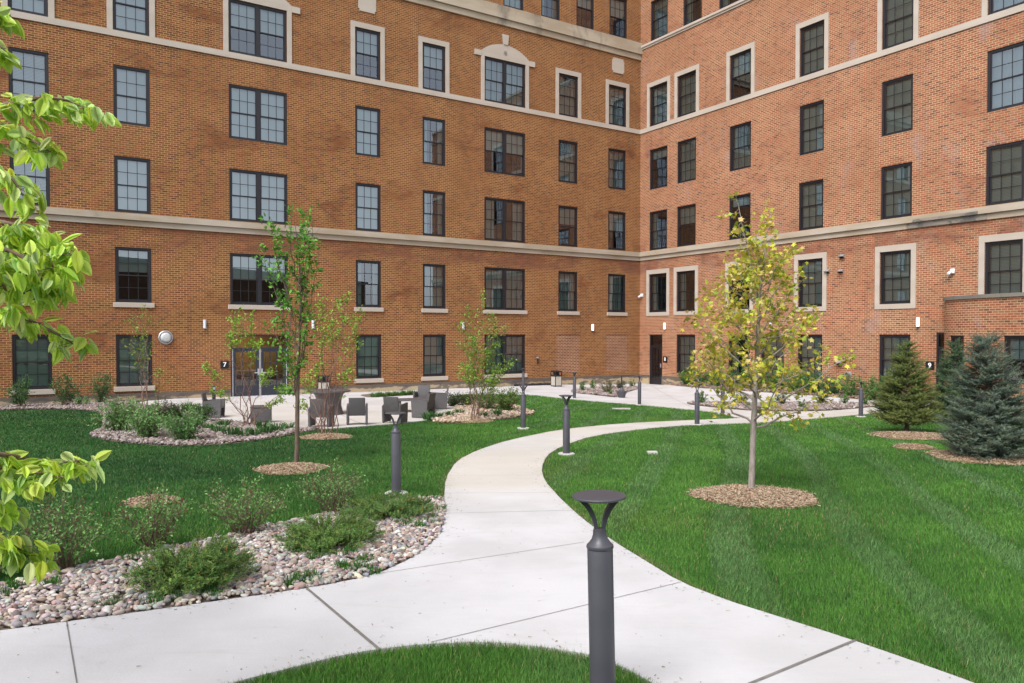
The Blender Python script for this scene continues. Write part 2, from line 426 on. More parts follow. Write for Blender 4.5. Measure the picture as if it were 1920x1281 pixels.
LSTOPS = [(0.0, (0.10, 0.038, 0.023)), (0.08, (0.135, 0.044, 0.023)), (0.3, (0.172, 0.051, 0.019)), (0.6, (0.222, 0.066, 0.022)), (0.85, (0.265, 0.09, 0.028)), (1.0, (0.185, 0.076, 0.034))]
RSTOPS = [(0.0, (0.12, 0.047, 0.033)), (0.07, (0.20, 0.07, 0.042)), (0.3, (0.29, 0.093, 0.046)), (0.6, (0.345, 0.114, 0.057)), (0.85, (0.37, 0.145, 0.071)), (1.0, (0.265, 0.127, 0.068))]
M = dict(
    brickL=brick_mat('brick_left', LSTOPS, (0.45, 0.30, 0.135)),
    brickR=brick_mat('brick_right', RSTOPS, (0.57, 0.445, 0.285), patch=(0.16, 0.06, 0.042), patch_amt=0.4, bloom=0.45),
    brickI=brick_mat('brick_infill', [(0.0, (0.12, 0.035, 0.022)), (0.5, (0.19, 0.055, 0.029)), (1.0, (0.23, 0.08, 0.04))], (0.50, 0.345, 0.215), wear=False, mort=0.0125),
    stone=stone_mat('limestone', (0.44, 0.375, 0.305), amt=0.35, th=(0.6, 0.8)),
    trim=stone_mat('limestone_trim', (0.48, 0.415, 0.355), amt=0.2, th=(0.60, 0.82), tint=(0.43, 0.365, 0.305)),
    cornice=stone_mat('limestone_cornice', (0.43, 0.36, 0.27), amt=0.65, sc_=(0.7, 0.7, 0.35), th=(0.52, 0.7)),
    plinth=stone_mat('plinth_stone', (0.40, 0.32, 0.205), stain=(0.07, 0.065, 0.07), amt=0.75, sc_=(0.7, 0.7, 2.4), th=(0.50, 0.57), tint=(0.37, 0.27, 0.165), band=CZ - 2.25 + 0.06),
    coping=stone_mat('coping_stone', (0.14, 0.135, 0.125), amt=0.6, tint=(0.2, 0.18, 0.15)),
    frame=simple('window_paint', (0.013, 0.011, 0.015), 0.45),
    doorpaint=simple('door_paint', (0.022, 0.026, 0.038), 0.4),
    alu=simple('aluminium', (0.62, 0.62, 0.65), 0.35, 0.6),
    glass=glass_mat('window_glass'),
    glassD=glass_mat('door_glass', 0.06, (0.8, 0.8, 0.78)),
    blind=blind_mat('slatted_blind', (0.62, 0.64, 0.6)),
    shade=simple('roller_shade', (0.78, 0.79, 0.78), 0.8),
    curtain=simple('sheer_curtain', (0.42, 0.48, 0.46), 0.9),
    dark=simple('interior_dark', (0.028, 0.026, 0.026), 0.9),
    concrete=concrete_mat(),
    joint=simple('dark_joint', (0.16, 0.145, 0.13), 0.95, noise=0.3, nscale=8),  # flat dark colour of the slab joint strips
    weave=weave_mat(),
    metal=simple('bollard_paint', (0.062, 0.061, 0.073), 0.42, 0.0, noise=0.12, nscale=6),
    lens=simple('lamp_lens', (0.75, 0.75, 0.72), 0.3),
    pad=simple('concrete_pad', (0.45, 0.43, 0.40), 0.9, noise=0.12, nscale=10),
    black=simple('black_plastic', (0.018, 0.018, 0.02), 0.4),
    cream=simple('cream_panel', (0.45, 0.41, 0.35), 0.7, noise=0.15, nscale=30),
    white=simple('white_plastic', (0.75, 0.75, 0.77), 0.4),
    grey=simple('grey_metal', (0.4, 0.4, 0.41), 0.4, 0.5),
    lit=simple('lamp_glow', (0.7, 0.65, 0.6), 0.5, emit=(1.0, 0.86, 0.7), es=1.3),
    unlit=simple('lamp_glass_off', (0.62, 0.62, 0.68), 0.3),
    leaf=foliage_mat('leaf'), leafN=foliage_mat('leaf_near', 0.55, 0.35, 0.5), needle=foliage_mat('needle', 0.1, 0.6), grass=foliage_mat('grass_blade', 0.25, 0.6, 0.2),
    pebble=foliage_mat('pebble', 0.0, 0.75, 0.3), chip=foliage_mat('wood_chip', 0.0, 0.9, 0.1),
    barkM=bark_mat('bark_maple', (0.36, 0.31, 0.28), (0.22, 0.18, 0.155)),
    barkD=bark_mat('bark_dark', (0.15, 0.105, 0.07), (0.08, 0.055, 0.04)),
    barkB=bark_mat('bark_birch', (0.27, 0.15, 0.11), (0.11, 0.06, 0.05), (14, 14, 18)),
    barkS=bark_mat('bark_twig', (0.20, 0.13, 0.09), (0.10, 0.065, 0.045)),
    soil=simple('lawn_soil', (0.024, 0.062, 0.015), 0.95, noise=0.35, nscale=3),
    bedsoil=simple('bed_soil', (0.15, 0.115, 0.092), 0.95, noise=0.4, nscale=14, bump=0.02),
    mulchbase=simple('mulch_base', (0.21, 0.14, 0.085), 0.95, noise=0.45, nscale=30, bump=0.02),
    lobby=simple('lobby_wall', (0.42, 0.30, 0.17), 0.8, noise=0.2, nscale=1.2),
    ceil_lit=simple('ceiling_lamp_glow', (0.9, 0.7, 0.4), 0.5, emit=(1.0, 0.66, 0.28), es=3.5),
    roof=simple('roof_membrane', (0.12, 0.12, 0.12), 0.9),
    sign=simple('sign_black', (0.008, 0.008, 0.009), 0.35),
    ink=simple('sign_white', (0.85, 0.85, 0.87), 0.5),
)
# ================================================================== THE BRICK BUILDING
def proj(p):
    x, y, z = p[0], p[1], p[2] - CZ
    dpt = y * cp - z * sp; up = y * sp + z * cp
    return 960 + F * x / dpt, PCY - F * up / dpt
LU, RS, RT = 34.0, 25.6, 8.2           # left wing length, right wing length, length of the tall part of the right wing
ZT, ZR = CZ + 27.0, CZ + 16.75         # tall and low roof heights
ROWS = [(-1.98, 0.0), (1.225, 3.33), (4.64, 6.76), (7.98, 10.18), (11.46, 13.62)]
bld = tag(empty('brick_building', (C0[0], C0[1], 0)), 'large red brick courtyard building with two wings, stone belts and black framed windows', 'building')
def inb(o):
    o.parent = bld; o.matrix_parent_inverse = Matrix.Translation((-C0[0], -C0[1], 0)); return o

def wall(name, P, N, u0, u1, z0, z1, holes, mat, extra=(), depth=0.17, flip=False):
    us = sorted(set([u0, u1] + [h[0] for h in holes] + [h[1] for h in holes] + list(extra)))
    zs = sorted(set([z0, z1] + [h[2] for h in holes] + [h[3] for h in holes]))
    V, Q, UV = [], [], []
    def quad(pts, uvs):
        n = len(V); V.extend(pts); Q.append([n, n + 1, n + 2, n + 3]); UV.extend(uvs)
    def p3(u, z, out=0.0):
        p = P(u); n = N(u); return (p[0] + n[0] * out, p[1] + n[1] * out, z)
    for i in range(len(us) - 1):
        for j in range(len(zs) - 1):
            a, b, c, d = us[i], us[i + 1], zs[j], zs[j + 1]
            um, zm = (a + b) / 2, (c + d) / 2
            if any(h[0] < um < h[1] and h[2] < zm < h[3] for h in holes): continue
            quad([p3(a, c), p3(b, c), p3(b, d), p3(a, d)], [(a, c), (b, c), (b, d), (a, d)])
    for a, b, c, d in holes:
        D = -depth
        quad([p3(a, c), p3(a, d), p3(a, d, D), p3(a, c, D)], [(0, c), (0, d), (depth, d), (depth, c)])
        quad([p3(b, c), p3(b, c, D), p3(b, d, D), p3(b, d)], [(0, c), (depth, c), (depth, d), (0, d)])
        quad([p3(a, d), p3(b, d), p3(b, d, D), p3(a, d, D)], [(a, 0), (b, 0), (b, depth), (a, depth)])
        quad([p3(a, c), p3(a, c, D), p3(b, c, D), p3(b, c)], [(a, 0), (a, depth), (b, depth), (b, 0)])
    o = mesh_np(name, np.array(V), np.array(Q), mat, uv=np.array(UV))
    bm = bmesh.new(); bm.from_mesh(o.data); bmesh.ops.remove_doubles(bm, verts=bm.verts, dist=0.0005)
    bm.to_mesh(o.data); bm.free()
    return inb(o)

# ---- column positions read along each wing
LC = {'A': (22, 97), 'B': (217, 285), 'C': (432, 541), 'D': (667.5, 715), 'E': (793, 836), 'F': (908.5, 985), 'G': (1047, 1083), 'H': (1140, 1173)}
LCu = {k: (uL(b), uL(a)) for k, (a, b) in LC.items()}
RC = {'1': (1217, 1250), '2': (1268.5, 1303.5), '3': (1366, 1406), '4': (1496, 1542), '5': (1649, 1707.5), '6': (1845, 1917)}
RCu = {k: (uR(a), uR(b)) for k, (a, b) in RC.items()}
RCu['x'] = (uR(1427), uR(1470))
door8 = (uR(1218), uR(1242))
door9 = (uR(1756), uR(1756) + 1.05)
gd7 = float(g(*PL((LCu['C'][0] + LCu['C'][1]) / 2, 0.3)))
gd8 = float(g(*PR((door8[0] + door8[1]) / 2, 0.3)))
gd9 = float(g(*PR(door9[0], 0.3)))

# ---- windows
_wc = {}
def frame_mesh(w, h, dbl):
    key = ('f', round(w, 2), round(h, 2), dbl)
    if key in _wc: return _wc[key]
    b = MB(); p = MB()
    t = 0.085; y0, y1 = 0.045, 0.155
    b.box(-w / 2, -w / 2 + t, y0, y1, 0, h); b.box(w / 2 - t, w / 2, y0, y1, 0, h)
    b.box(-w / 2 + t, w / 2 - t, y0, y1, h - t, h); b.box(-w / 2 + t, w / 2 - t, y0 - 0.02, y1, 0, 0.065)
    units = []
    if dbl:
        b.box(-0.075, 0.075, y0 + 0.005, y1, 0.065, h - t)
        units = [(-w / 2 + t, -0.075), (0.075, w / 2 - t)]
    else: units = [(-w / 2 + t, w / 2 - t)]
    zb, zt = 0.065, h - t; zm = (zb + zt) / 2
    for a, c in units:
        for (s0, s1, ya) in ((zm - 0.022, zt, y0 + 0.022), (zb, zm + 0.022, y0 + 0.058)):
            st = 0.042; yb = ya + 0.034
            b.box(a, a + st, ya, yb, s0, s1); b.box(c - st, c, ya, yb, s0, s1)
            b.box(a + st, c - st, ya, yb, s1 - st, s1); b.box(a + st, c - st, ya, yb, s0, s0 + st + (0.02 if s0 == zb else 0))
            lo, hi = s0 + st + (0.02 if s0 == zb else 0), s1 - st
            for k in (1, 2):
                x = a + st + (c - a - 2 * st) * k / 3
                b.box(x - 0.010, x + 0.010, ya + 0.006, yb - 0.006, lo, hi)
            z = (lo + hi) / 2
            xs = [a + st] + [v for k in (1, 2) for v in (a + st + (c - a - 2 * st) * k / 3 - 0.010, a + st + (c - a - 2 * st) * k / 3 + 0.010)] + [c - st]
            for k in range(3): b.box(xs[2 * k], xs[2 * k + 1], ya + 0.006, yb - 0.006, z - 0.010, z + 0.010)
            yp = ya + 0.017
            p.add([(a + st, yp, lo), (c - st, yp, lo), (c - st, yp, hi), (a + st, yp, hi)], [[[0, 1, 2, 3]]])
    fo = b.build('window', M['frame']); po = p.build('pane', M['glass'])
    r = (fo.data, po.data)
    bpy.data.objects.remove(fo); bpy.data.objects.remove(po)
    _wc[key] = r
    return r
def cover_mesh(w, h, kind):
    key = ('c', round(w, 2), round(h, 2), kind)
    if key in _wc: return _wc[key]
    b = MB(); nm = 'blind'; mt = M['blind']; y = 0.2
    if kind == 'b': b.box(-w / 2 + 0.07, w / 2 - 0.07, y, y + 0.02, 0.05, h - 0.05)
    elif kind == 'h':
        b.box(-w / 2 + 0.07, w / 2 - 0.07, y, y + 0.02, h * 0.56, h - 0.05)
    elif kind == 'r':
        b.box(-w / 2 + 0.06, w / 2 - 0.06, y, y + 0.02, h * 0.78, h - 0.05); b.box(-w / 2 + 0.06, w / 2 - 0.06, y - 0.01, y + 0.03, h * 0.765, h * 0.78); mt = M['shade']
    elif kind == 's':
        b.box(-w / 2 + 0.06, w / 2 - 0.06, y, y + 0.02, 0.06, h - 0.05); mt = M['shade']
    elif kind == 'q':
        b.box(-w / 2 + 0.06, w / 2 - 0.06, y, y + 0.02, h * 0.52, h - 0.05); b.box(-w / 2 + 0.06, w / 2 - 0.06, y - 0.01, y + 0.03, h * 0.50, h * 0.52); mt = M['shade']
    else:
        nm = 'curtain'; mt = M['curtain']
        spans = [(-w / 2, w / 2)] if kind == 'c' else [(-w / 2, -w * 0.2), (w * 0.25, w / 2)]
        for a, c in spans:
            n = max(12, int((c - a) * 40)); xs = np.linspace(a, c, n)
            ys = y + 0.06 + 0.035 * np.sin(xs * 38 + 1.7 * np.sin(xs * 9))
            V = np.concatenate([np.stack([xs, ys, np.full(n, 0.02)], 1), np.stack([xs, ys * 0.5 + (y + 0.06) * 0.5, np.full(n, h)], 1)])
            i = np.arange(n - 1)
            b.add(V, [np.stack([i, i + 1, i + 1 + n, i + n], 1)])
    o = b.build(nm, mt, smooth=(nm == 'curtain'))
    r = (o.data, nm); bpy.data.objects.remove(o); _wc[key] = r
    return r
rnd_ = random.Random(4)
def cv(d, k, opts): return d[k] if k in d else rnd_.choice(opts)
def add_window(wing, u0, u1, z0, z1, dbl=False, cover='c', sill=False, surround=None):
    P, rot = (PL, ROTL) if wing == 'L' else (PR, ROTR)
    w, h = round(u1 - u0, 3), round(z1 - z0, 3)
    fm, pm = frame_mesh(w, h, dbl)
    p = P((u0 + u1) / 2)
    o = bpy.data.objects.new('window', fm); link(o)
    o.location = (p[0], p[1], CZ + z0); o.rotation_euler = (0, 0, rot)
    o.scale = (1, 1, 1)
    pane = bpy.data.objects.new('pane', pm); link(pane, o)
    if cover != 'n':
        cm, nm = cover_mesh(w, h, cover)
        link(bpy.data.objects.new(nm, cm), o)
    if sill:
        key = ('s', round(w, 2))
        if key not in _wc:
            s = MB().box(-w / 2 - 0.09, w / 2 + 0.09, -0.07, 0.044, -0.19, -0.002, bev=0.012).build('sill', M['trim']); _wc[key] = s.data; bpy.data.objects.remove(s)
        link(bpy.data.objects.new('sill', _wc[key]), o)
    if surround:
        key = ('r', round(w, 2), round(h, 2), surround)
        if key not in _wc:
            s = MB(); sw = 0.2; st = 0.24; y0, y1 = -0.035, 0.043
            if surround == 'arch':
                s.box(-w / 2 - sw, -w / 2 - 0.001, y0, y1, -0.02, h + 0.001); s.box(w / 2 + 0.001, w / 2 + sw, y0, y1, -0.02, h + 0.001)
                n = 24; W = w / 2 + sw; rise = 0.52; zs = h + 0.24
                R_ = (W * W + rise * rise) / (2 * rise)
                top = []
                for k in range(n + 1):
                    x = -W + 2 * W * k / n; top.append((x, zs + math.sqrt(max(R_ * R_ - x * x, 0)) - (R_ - rise)))
                V = [(x, y0, z) for x, z in top] + [(x, y0, h + 0.002) for x, z in top] + [(x, y1, z) for x, z in top] + [(x, y1, h + 0.002) for x, z in top]
                m = n + 1; i = np.arange(n)
                s.add(V, [np.concatenate([np.stack([i + m, i + 1 + m, i + 1, i], 1), np.stack([i, i + 1, i + 1 + 2 * m, i + 2 * m], 1), np.stack([i + m, i + 3 * m, i + 1 + 3 * m, i + 1 + m], 1),
                                          [[0, 2 * m, 3 * m, m]], [[n, n + m, n + 3 * m, n + 2 * m]]])])
                for sx in (-1, 1):
                    xa = sorted((sx * (W + 0.003), sx * (W + 0.36))); s.box(xa[0], xa[1], y0 - 0.02, y1, h - 0.02, zs + 0.0)
                V = [(-0.13, y0 - 0.03, zs + rise + 0.004), (0.13, y0 - 0.03, zs + rise + 0.004), (0.19, y0 - 0.03, zs + rise + 0.5), (-0.19, y0 - 0.03, zs + rise + 0.5)]
                V = V + [(x, y1, z) for x, y, z in V]
                s.add(V, [[[0, 1, 2, 3], [0, 4, 5, 1], [1, 5, 6, 2], [2, 6, 7, 3], [3, 7, 4, 0]]])
                s.lathe([(0.001, -0.02), (0.1, -0.015), (0.12, 0.0)], 14, M=Matrix.Translation((0, y0, h + 0.34)) @ Matrix.Rotation(PI / 2, 4, 'X'))
            else:
                zb = -0.02 if surround == 'top' else -0.2
                s.box(-w / 2 - sw, -w / 2 - 0.001, y0, y1, zb + (0 if surround == 'top' else 0.2), h); s.box(w / 2 + 0.001, w / 2 + sw, y0, y1, zb + (0 if surround == 'top' else 0.2), h)
                s.box(-w / 2 - sw, w / 2 + sw, y0, y1, h + 0.001, h + st)
                if surround == 'all': s.box(-w / 2 - sw, w / 2 + sw, y0, y1, -0.2, -0.001)
            q = s.build('surround', M['trim']); _wc[key] = q.data; bpy.data.objects.remove(q)
        link(bpy.data.objects.new('surround', _wc[key]), o)
    return inb(o)

holesL, holesR = [], []
CV = {('A', 0): 'b', ('B', 0): 'b', ('D', 0): 'b', ('E', 0): 'b', ('F', 0): 'c', ('A', 1): 'n', ('B', 1): 'h', ('C', 1): 'q', ('D', 1): 'p', ('G', 2): 'h', ('H', 2): 'q',
      ('D', 2): 's', ('C', 2): 's', ('B', 2): 's', ('A', 2): 'b', ('A', 3): 'b', ('B', 3): 's', ('C', 3): 's', ('D', 3): 's', ('A', 4): 's', ('D', 4): 'q', ('E', 4): 'q', ('B', 4): 's', ('C', 4): 'q', ('E', 3): 'p', ('F', 2): 'p'}
for k, (a, b) in LCu.items():
    for r, (z0, z1) in enumerate(ROWS):
        if r == 0 and k in 'CGH': continue
        holesL.append((a, b, CZ + z0, CZ + z1))
        sur = None
        if r == 4: sur = 'arch' if k in 'CF' else 'top'
        add_window('L', a, b, z0, z1, k in 'CF', cv(CV, (k, r), 'ccpchqr'), r < 2, sur)
holesL.append((LCu['C'][0], LCu['C'][1], gd7, CZ + 0.0))
topL = [(1143, 1176), (1081, 1114), (1015, 1050), (944, 982), (873, 911)]
for i, (x0, x1) in enumerate(topL):
    a, b = uL(x1, 40), uL(x0, 40)
    holesL.append((a, b, CZ + 16.30, CZ + 18.45)); add_window('L', a, b, 16.30, 18.45, False, ['q', 'q', 'p', 's', 'c'][i])
CVR = {('5', r): 'b' for r in range(5)}; CVR.update({('6', r): 'b' for r in range(3)})
CVR.update({('3', 4): 'q', ('2', 2): 'h', ('4', 2): 'b', ('4', 1): 'b', ('4', 0): 'b', ('4', 3): 'b', ('4', 4): 'b', ('1', 2): 'p', ('2', 1): 'p', ('1', 1): 'p', ('6', 3): 'c', ('6', 4): 'c', ('x', 0): 'c'})
for k, (a, b) in RCu.items():
    for r, (z0, z1) in enumerate(ROWS):
        if (k == 'x' and r != 0) or (r == 0 and k in '16'): continue
        z0b = z0 - 0.06 if r == 0 else z0
        holesR.append((a, b, CZ + z0b, CZ + z1))
        add_window('R', a, b, z0b, z1, False, cv(CVR, (k, r), 'cpchrpc'), False, {1: 'all', 4: 'top'}.get(r))
topR = [(1220, 1252), (1281, 1316), (1348, 1388)]
for i, (x0, x1) in enumerate(topR):
    a, b = uR(x0, 40), uR(x1, 40)
    holesR.append((a, b, CZ + 16.12, CZ + 18.3)); add_window('R', a, b, 16.12, 18.3, False, ['c', 'p', 'p'][i])
holesR.append((door8[0], door8[1], gd8, CZ + 0.0))
holesR.append((door9[0], door9[1], gd9, CZ + 0.08))
# bricked-up openings under the last two columns of the left wing are shallow recesses
infill = []
for k in 'GH':
    a, b = LCu[k]; infill.append((a - 0.12, b + 0.12, CZ - 2.0, CZ + 0.0))
holesL += infill
def NLf(u): return NL
def NRf(u): return NR
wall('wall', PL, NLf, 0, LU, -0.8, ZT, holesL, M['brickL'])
low = [h for h in holesR if h[3] < ZR]; high = [h for h in holesR if h[3] >= ZR]
wall('wall', PR, NRf, 0, RS, -0.8, ZR, low + [h for h in high if h[2] < ZR], M['brickR']) if False else None
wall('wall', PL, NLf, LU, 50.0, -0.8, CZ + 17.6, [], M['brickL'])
# the right wing: a tall part by the corner and a lower part in front of it
hT = [h for h in holesR if h[1] < RT]; hL = [h for h in holesR if h[0] > RT]
sp_ = [h for h in holesR if h[0] <= RT <= h[1]]
assert not sp_, sp_
wall('wall', PR, NRf, 0, RT, -0.8, ZT, hT, M['brickR'])
wall('wall', PR, NRf, RT, RS, -0.8, ZR, hL, M['brickR'])
for (a, b, c, d) in infill:
    wall('brick_panel', lambda u: PL(u, -0.02), NLf, a, b, c, d, [], M['brickI'])

# shell behind the faces: backs, ends, roofs, dark rooms
def quadpart(name, pts, mat, uv=None):
    return inb(mesh_np(name, np.array(pts, float), np.array([[0, 1, 2, 3]]), mat, uv=np.array(uv if uv else [(0, 0), (1, 0), (1, 1), (0, 1)])))
DEP = 14.0
def v3(p, z): return (p[0], p[1], z)
quadpart('end_wall', [v3(PL(LU), -0.8), v3(PL(LU, -DEP), -0.8), v3(PL(LU, -DEP), ZT), v3(PL(LU), ZT)], M['brickL'], [(0, -0.8), (DEP, -0.8), (DEP, ZT), (0, ZT)])
quadpart('end_wall', [v3(PR(RS), -0.8), v3(PR(RS, -DEP), -0.8), v3(PR(RS, -DEP), ZR), v3(PR(RS), ZR)], M['brickR'], [(0, -0.8), (DEP, -0.8), (DEP, ZR), (0, ZR)])
quadpart('end_wall', [v3(PR(RT), ZR), v3(PR(RT, -DEP), ZR), v3(PR(RT, -DEP), ZT), v3(PR(RT), ZT)], M['brickR'], [(0, ZR), (DEP, ZR), (DEP, ZT), (0, ZT)])
quadpart('roof', [v3(PL(LU), CZ + 17.61), v3(PL(50.0), CZ + 17.61), v3(PL(50.0, -DEP), CZ + 17.61), v3(PL(LU, -DEP), CZ + 17.61)], M['roof'])
quadpart('end_wall', [v3(PL(50), -0.8), v3(PL(50, -DEP), -0.8), v3(PL(50, -DEP), CZ + 17.6), v3(PL(50), CZ + 17.6)], M['brickL'], [(0, -0.8), (DEP, -0.8), (DEP, 20.3), (0, 20.3)])
bk = [(PL(LU, -DEP), PL(0, -DEP) - np.array(NR) * DEP), (PR(RS, -DEP), PR(0, -DEP) - np.array(NL) * DEP)]
for (a, b), zz in zip(bk, (ZT, ZT)):
    Lb = float(np.linalg.norm(np.array(a) - np.array(b)))
    quadpart('back_wall', [v3(a, -0.8), v3(b, -0.8), v3(b, zz if zz == ZT else ZR), v3(a, zz)], M['brickL'], [(0, -0.8), (Lb, -0.8), (Lb, zz), (0, zz)])
cc = PL(0, -DEP) - NR * DEP
quadpart('roof', [v3(PL(LU, 0.05), ZT + 0.01), v3(PL(-0.0, 0.05), ZT + 0.01), v3(cc, ZT + 0.01), v3(PL(LU, -DEP), ZT + 0.01)], M['roof'])
quadpart('roof', [v3(PR(0, 0), ZT + 0.02), v3(PR(RT, 0.05), ZT + 0.02), v3(PR(RT, -DEP), ZT + 0.02), v3(cc, ZT + 0.02)], M['roof'])
quadpart('roof', [v3(PR(RT, 0.05), ZR + 0.01), v3(PR(RS, 0.05), ZR + 0.01), v3(PR(RS, -DEP), ZR + 0.01), v3(PR(RT, -DEP), ZR + 0.01)], M['roof'])
inn = MB()
def slab(P, u0, u1, o0, o1, z0, z1):
    pts = [P(u0, o0), P(u1, o0), P(u1, o1), P(u0, o1)]
    V = [v3(p, z0) for p in pts] + [v3(p, z1) for p in pts]
    inn.add(V, [[[0, 1, 2, 3], [4, 7, 6, 5], [0, 4, 5, 1], [1, 5, 6, 2], [2, 6, 7, 3], [3, 7, 4, 0]]])
for P, U, zt in ((PL, LU, ZT), (PR, RS, ZR)):
    slab(P, 0.05, U - 0.05, -3.4, -3.3, -0.7, zt - 0.1)
    for zf in (0.95, 4.3, 7.75, 11.1, 15.3):
        if zf < zt - CZ: slab(P, 0.05, U - 0.05, -3.3, -0.36, CZ + zf - 0.15, CZ + zf + 0.15)
inb(inn.build('interior', M['dark']))

# ---- stone courses, in each wing's own frame (x to the viewer's right, -y outwards)
def course(name, wing, boxes, mat):
    b = MB()
    for (x0, x1, y0, z0, z1) in boxes: b.box(x0, x1, y0, 0.02, CZ + z0, CZ + z1)
    o = b.build(name, mat); o.location = (C0[0], C0[1], 0); o.rotation_euler = (0, 0, ROTL if wing == 'L' else ROTR)
    return inb(o)
course('belt_course', 'L', [(-LU, 0, -0.15, 4.36, 4.60), (-LU, 0, -0.06, 4.14, 4.358)], M['stone'])
course('belt_course', 'R', [(0.151, RS, -0.15, 4.36, 4.60), (0.061, RS, -0.06, 4.14, 4.358)], M['stone'])
course('belt_course', 'L', [(-LU, 0, -0.045, 11.22, 11.45)], M['trim'])
course('belt_course', 'R', [(0.046, RS, -0.045, 11.22, 11.45)], M['trim'])
course('cornice', 'L', [(-LU, 0, -0.16, 15.62, 16.24), (-LU, 0, -0.07, 15.32, 15.618)], M['cornice'])
course('cornice', 'R', [(0.161, RS, -0.10, 15.96, 16.08), (0.161, RS, -0.05, 15.86, 15.958)], M['trim'])
course('parapet_coping', 'R', [(RT + 0.003, RS, -0.08, 16.76, 16.95)], M['trim'])
def plinth(wing, spans, zt=-2.25):
    b = MB()
    for x0, x1 in spans: b.box(x0, x1, -0.05, 0.02, -0.8, CZ + zt)
    o = b.build('plinth', M['plinth']); o.location = (C0[0], C0[1], 0); o.rotation_euler = (0, 0, ROTL if wing == 'L' else ROTR); inb(o)
plinth('L', [(-LU, -LCu['C'][1] - 0.004), (-LCu['C'][0] + 0.004, 0)])
plinth('R', [(0.051, door8[0] - 0.004), (door8[1] + 0.004, door9[0] - 0.004), (door9[1] + 0.004, RS)])
pq = [(688.5, 14.37, 15.2), (1159, 14.32, 15.12), (1030, 0, 0)][:2]
for px, z0, z1 in pq:
    u = uL(px, 80); b = MB()
    b.box(-0.36, 0.36, -0.03, 0.01, 0, z1 - z0 - 0.0); b.box(-0.42, -0.361, -0.028, 0.01, 0.1, z1 - z0 - 0.1); b.box(0.361, 0.42, -0.028, 0.01, 0.1, z1 - z0 - 0.1)
    o = b.build('stone_plaque', M['trim']); p = PL(u); o.location = (p[0], p[1], CZ + z0); o.rotation_euler = (0, 0, ROTL); inb(o)
# spout and repair flashing along the worn stretch of the right belt course
b = MB(); b.box(uR(1713), uR(1835), -0.163, -0.152, CZ + 4.365, CZ + 4.47); b.box(uR(1700), uR(1850), -0.075, -0.062, CZ + 4.15, CZ + 4.35)
o = b.build('flashing', stone_mat('stained_stone', (0.16, 0.14, 0.125), amt=0.85, sc_=(1.5, 1.5, 3), th=(0.45, 0.6), tint=(0.26, 0.22, 0.18))); o.location = (C0[0], C0[1], 0); o.rotation_euler = (0, 0, ROTR); inb(o)

# ---- doors
def french(b, pn, x0, x1, y, z0, z1, nx, nz, st, kick, t=0.045):
    b.box(x0, x0 + st, y, y + t, z0, z1); b.box(x1 - st, x1, y, y + t, z0, z1)
    b.box(x0 + st, x1 - st, y, y + t, z1 - st, z1); b.box(x0 + st, x1 - st, y, y + t, z0, z0 + kick)
    lo, hi = z0 + kick, z1 - st
    for k in range(1, nx):
        x = x0 + st + (x1 - x0 - 2 * st) * k / nx; b.box(x - 0.013, x + 0.013, y + 0.005, y + t - 0.005, lo, hi)
    for k in range(1, nz):
        z = lo + (hi - lo) * k / nz; b.box(x0 + st, x1 - st, y + 0.008, y + t - 0.008, z - 0.013, z + 0.013)
    pn.add([(x0 + st, y + t / 2, lo), (x1 - st, y + t / 2, lo), (x1 - st, y + t / 2, hi), (x0 + st, y + t / 2, hi)], [[[0, 1, 2, 3]]])
# main double door (7)
a, bq = LCu['C']; W = bq - a; H = CZ - gd7; LH = H * 0.765
p = PL((a + bq) / 2)
def place(o, par=None):
    if par is None:
        o.location = (p[0], p[1], gd7); o.rotation_euler = (0, 0, ROTL); return inb(o)
    o.parent = par; return o
b = MB(); t = 0.07
b.box(-W / 2, -W / 2 + t, 0.03, 0.16, 0, H); b.box(W / 2 - t, W / 2, 0.03, 0.16, 0, H); b.box(-W / 2 + t, W / 2 - t, 0.03, 0.16, H - t, H); b.box(-W / 2 + t, W / 2 - t, 0.03, 0.16, LH, LH + 0.06)
fr = place(b.build('door_frame', M['doorpaint']))
pn = MB(); pn.add([(-W / 2 + t, 0.1, LH + 0.06), (W / 2 - t, 0.1, LH + 0.06), (W / 2 - t, 0.1, H - t), (-W / 2 + t, 0.1, H - t)], [[[0, 1, 2, 3]]])
place(pn.build('transom_glass', M['glassD']), fr)
b = MB()
for x in (-W / 2 + t + 0.002, -0.035, 0.012, W / 2 - t - 0.032): b.box(x, x + (0.03 if abs(x) > 0.2 else 0.023), 0.035, 0.08, 0.01, LH - 0.002)
place(b.build('metal_trim', M['alu']), fr)
place(MB().box(-W / 2 + t, W / 2 - t, -0.05, 0.16, -0.05, 0.012).build('threshold', M['alu']), fr)
for sx in (-1, 1):
    x0, x1 = (-W / 2 + t + 0.036, -0.04) if sx < 0 else (0.04, W / 2 - t - 0.036)
    b = MB(); gl = MB(); french(b, gl, x0, x1, 0.05, 0.014, LH - 0.004, 3, 3, 0.12, 0.42)
    lf = place(b.build('door', M['doorpaint'])); place(gl.build('pane', M['glassD']), lf)
    h = MB(); hx = -0.075 if sx < 0 else 0.075
    h.box(hx - 0.025, hx + 0.025, 0.03, 0.05, LH * 0.44, LH * 0.58); h.box(min(hx, hx + sx * 0.16), max(hx, hx + sx * 0.16), -0.005, 0.018, LH * 0.485, LH * 0.505); h.box(hx - 0.012, hx + 0.012, 0.018, 0.03, LH * 0.485, LH * 0.505)
    place(h.build('door_handle', M['alu']), lf)
b = MB(); b.box(-W / 2 - 0.6, W / 2 + 0.6, 2.6, 2.65, 0, H + 0.4); b.box(-W / 2 - 0.6, -W / 2 - 0.55, 0.3, 2.6, 0, H + 0.4); b.box(W / 2 + 0.55, W / 2 + 0.6, 0.3, 2.6, 0, H + 0.4); b.box(-W / 2 - 0.6, W / 2 + 0.6, 0.3, 2.6, -0.05, -0.005)
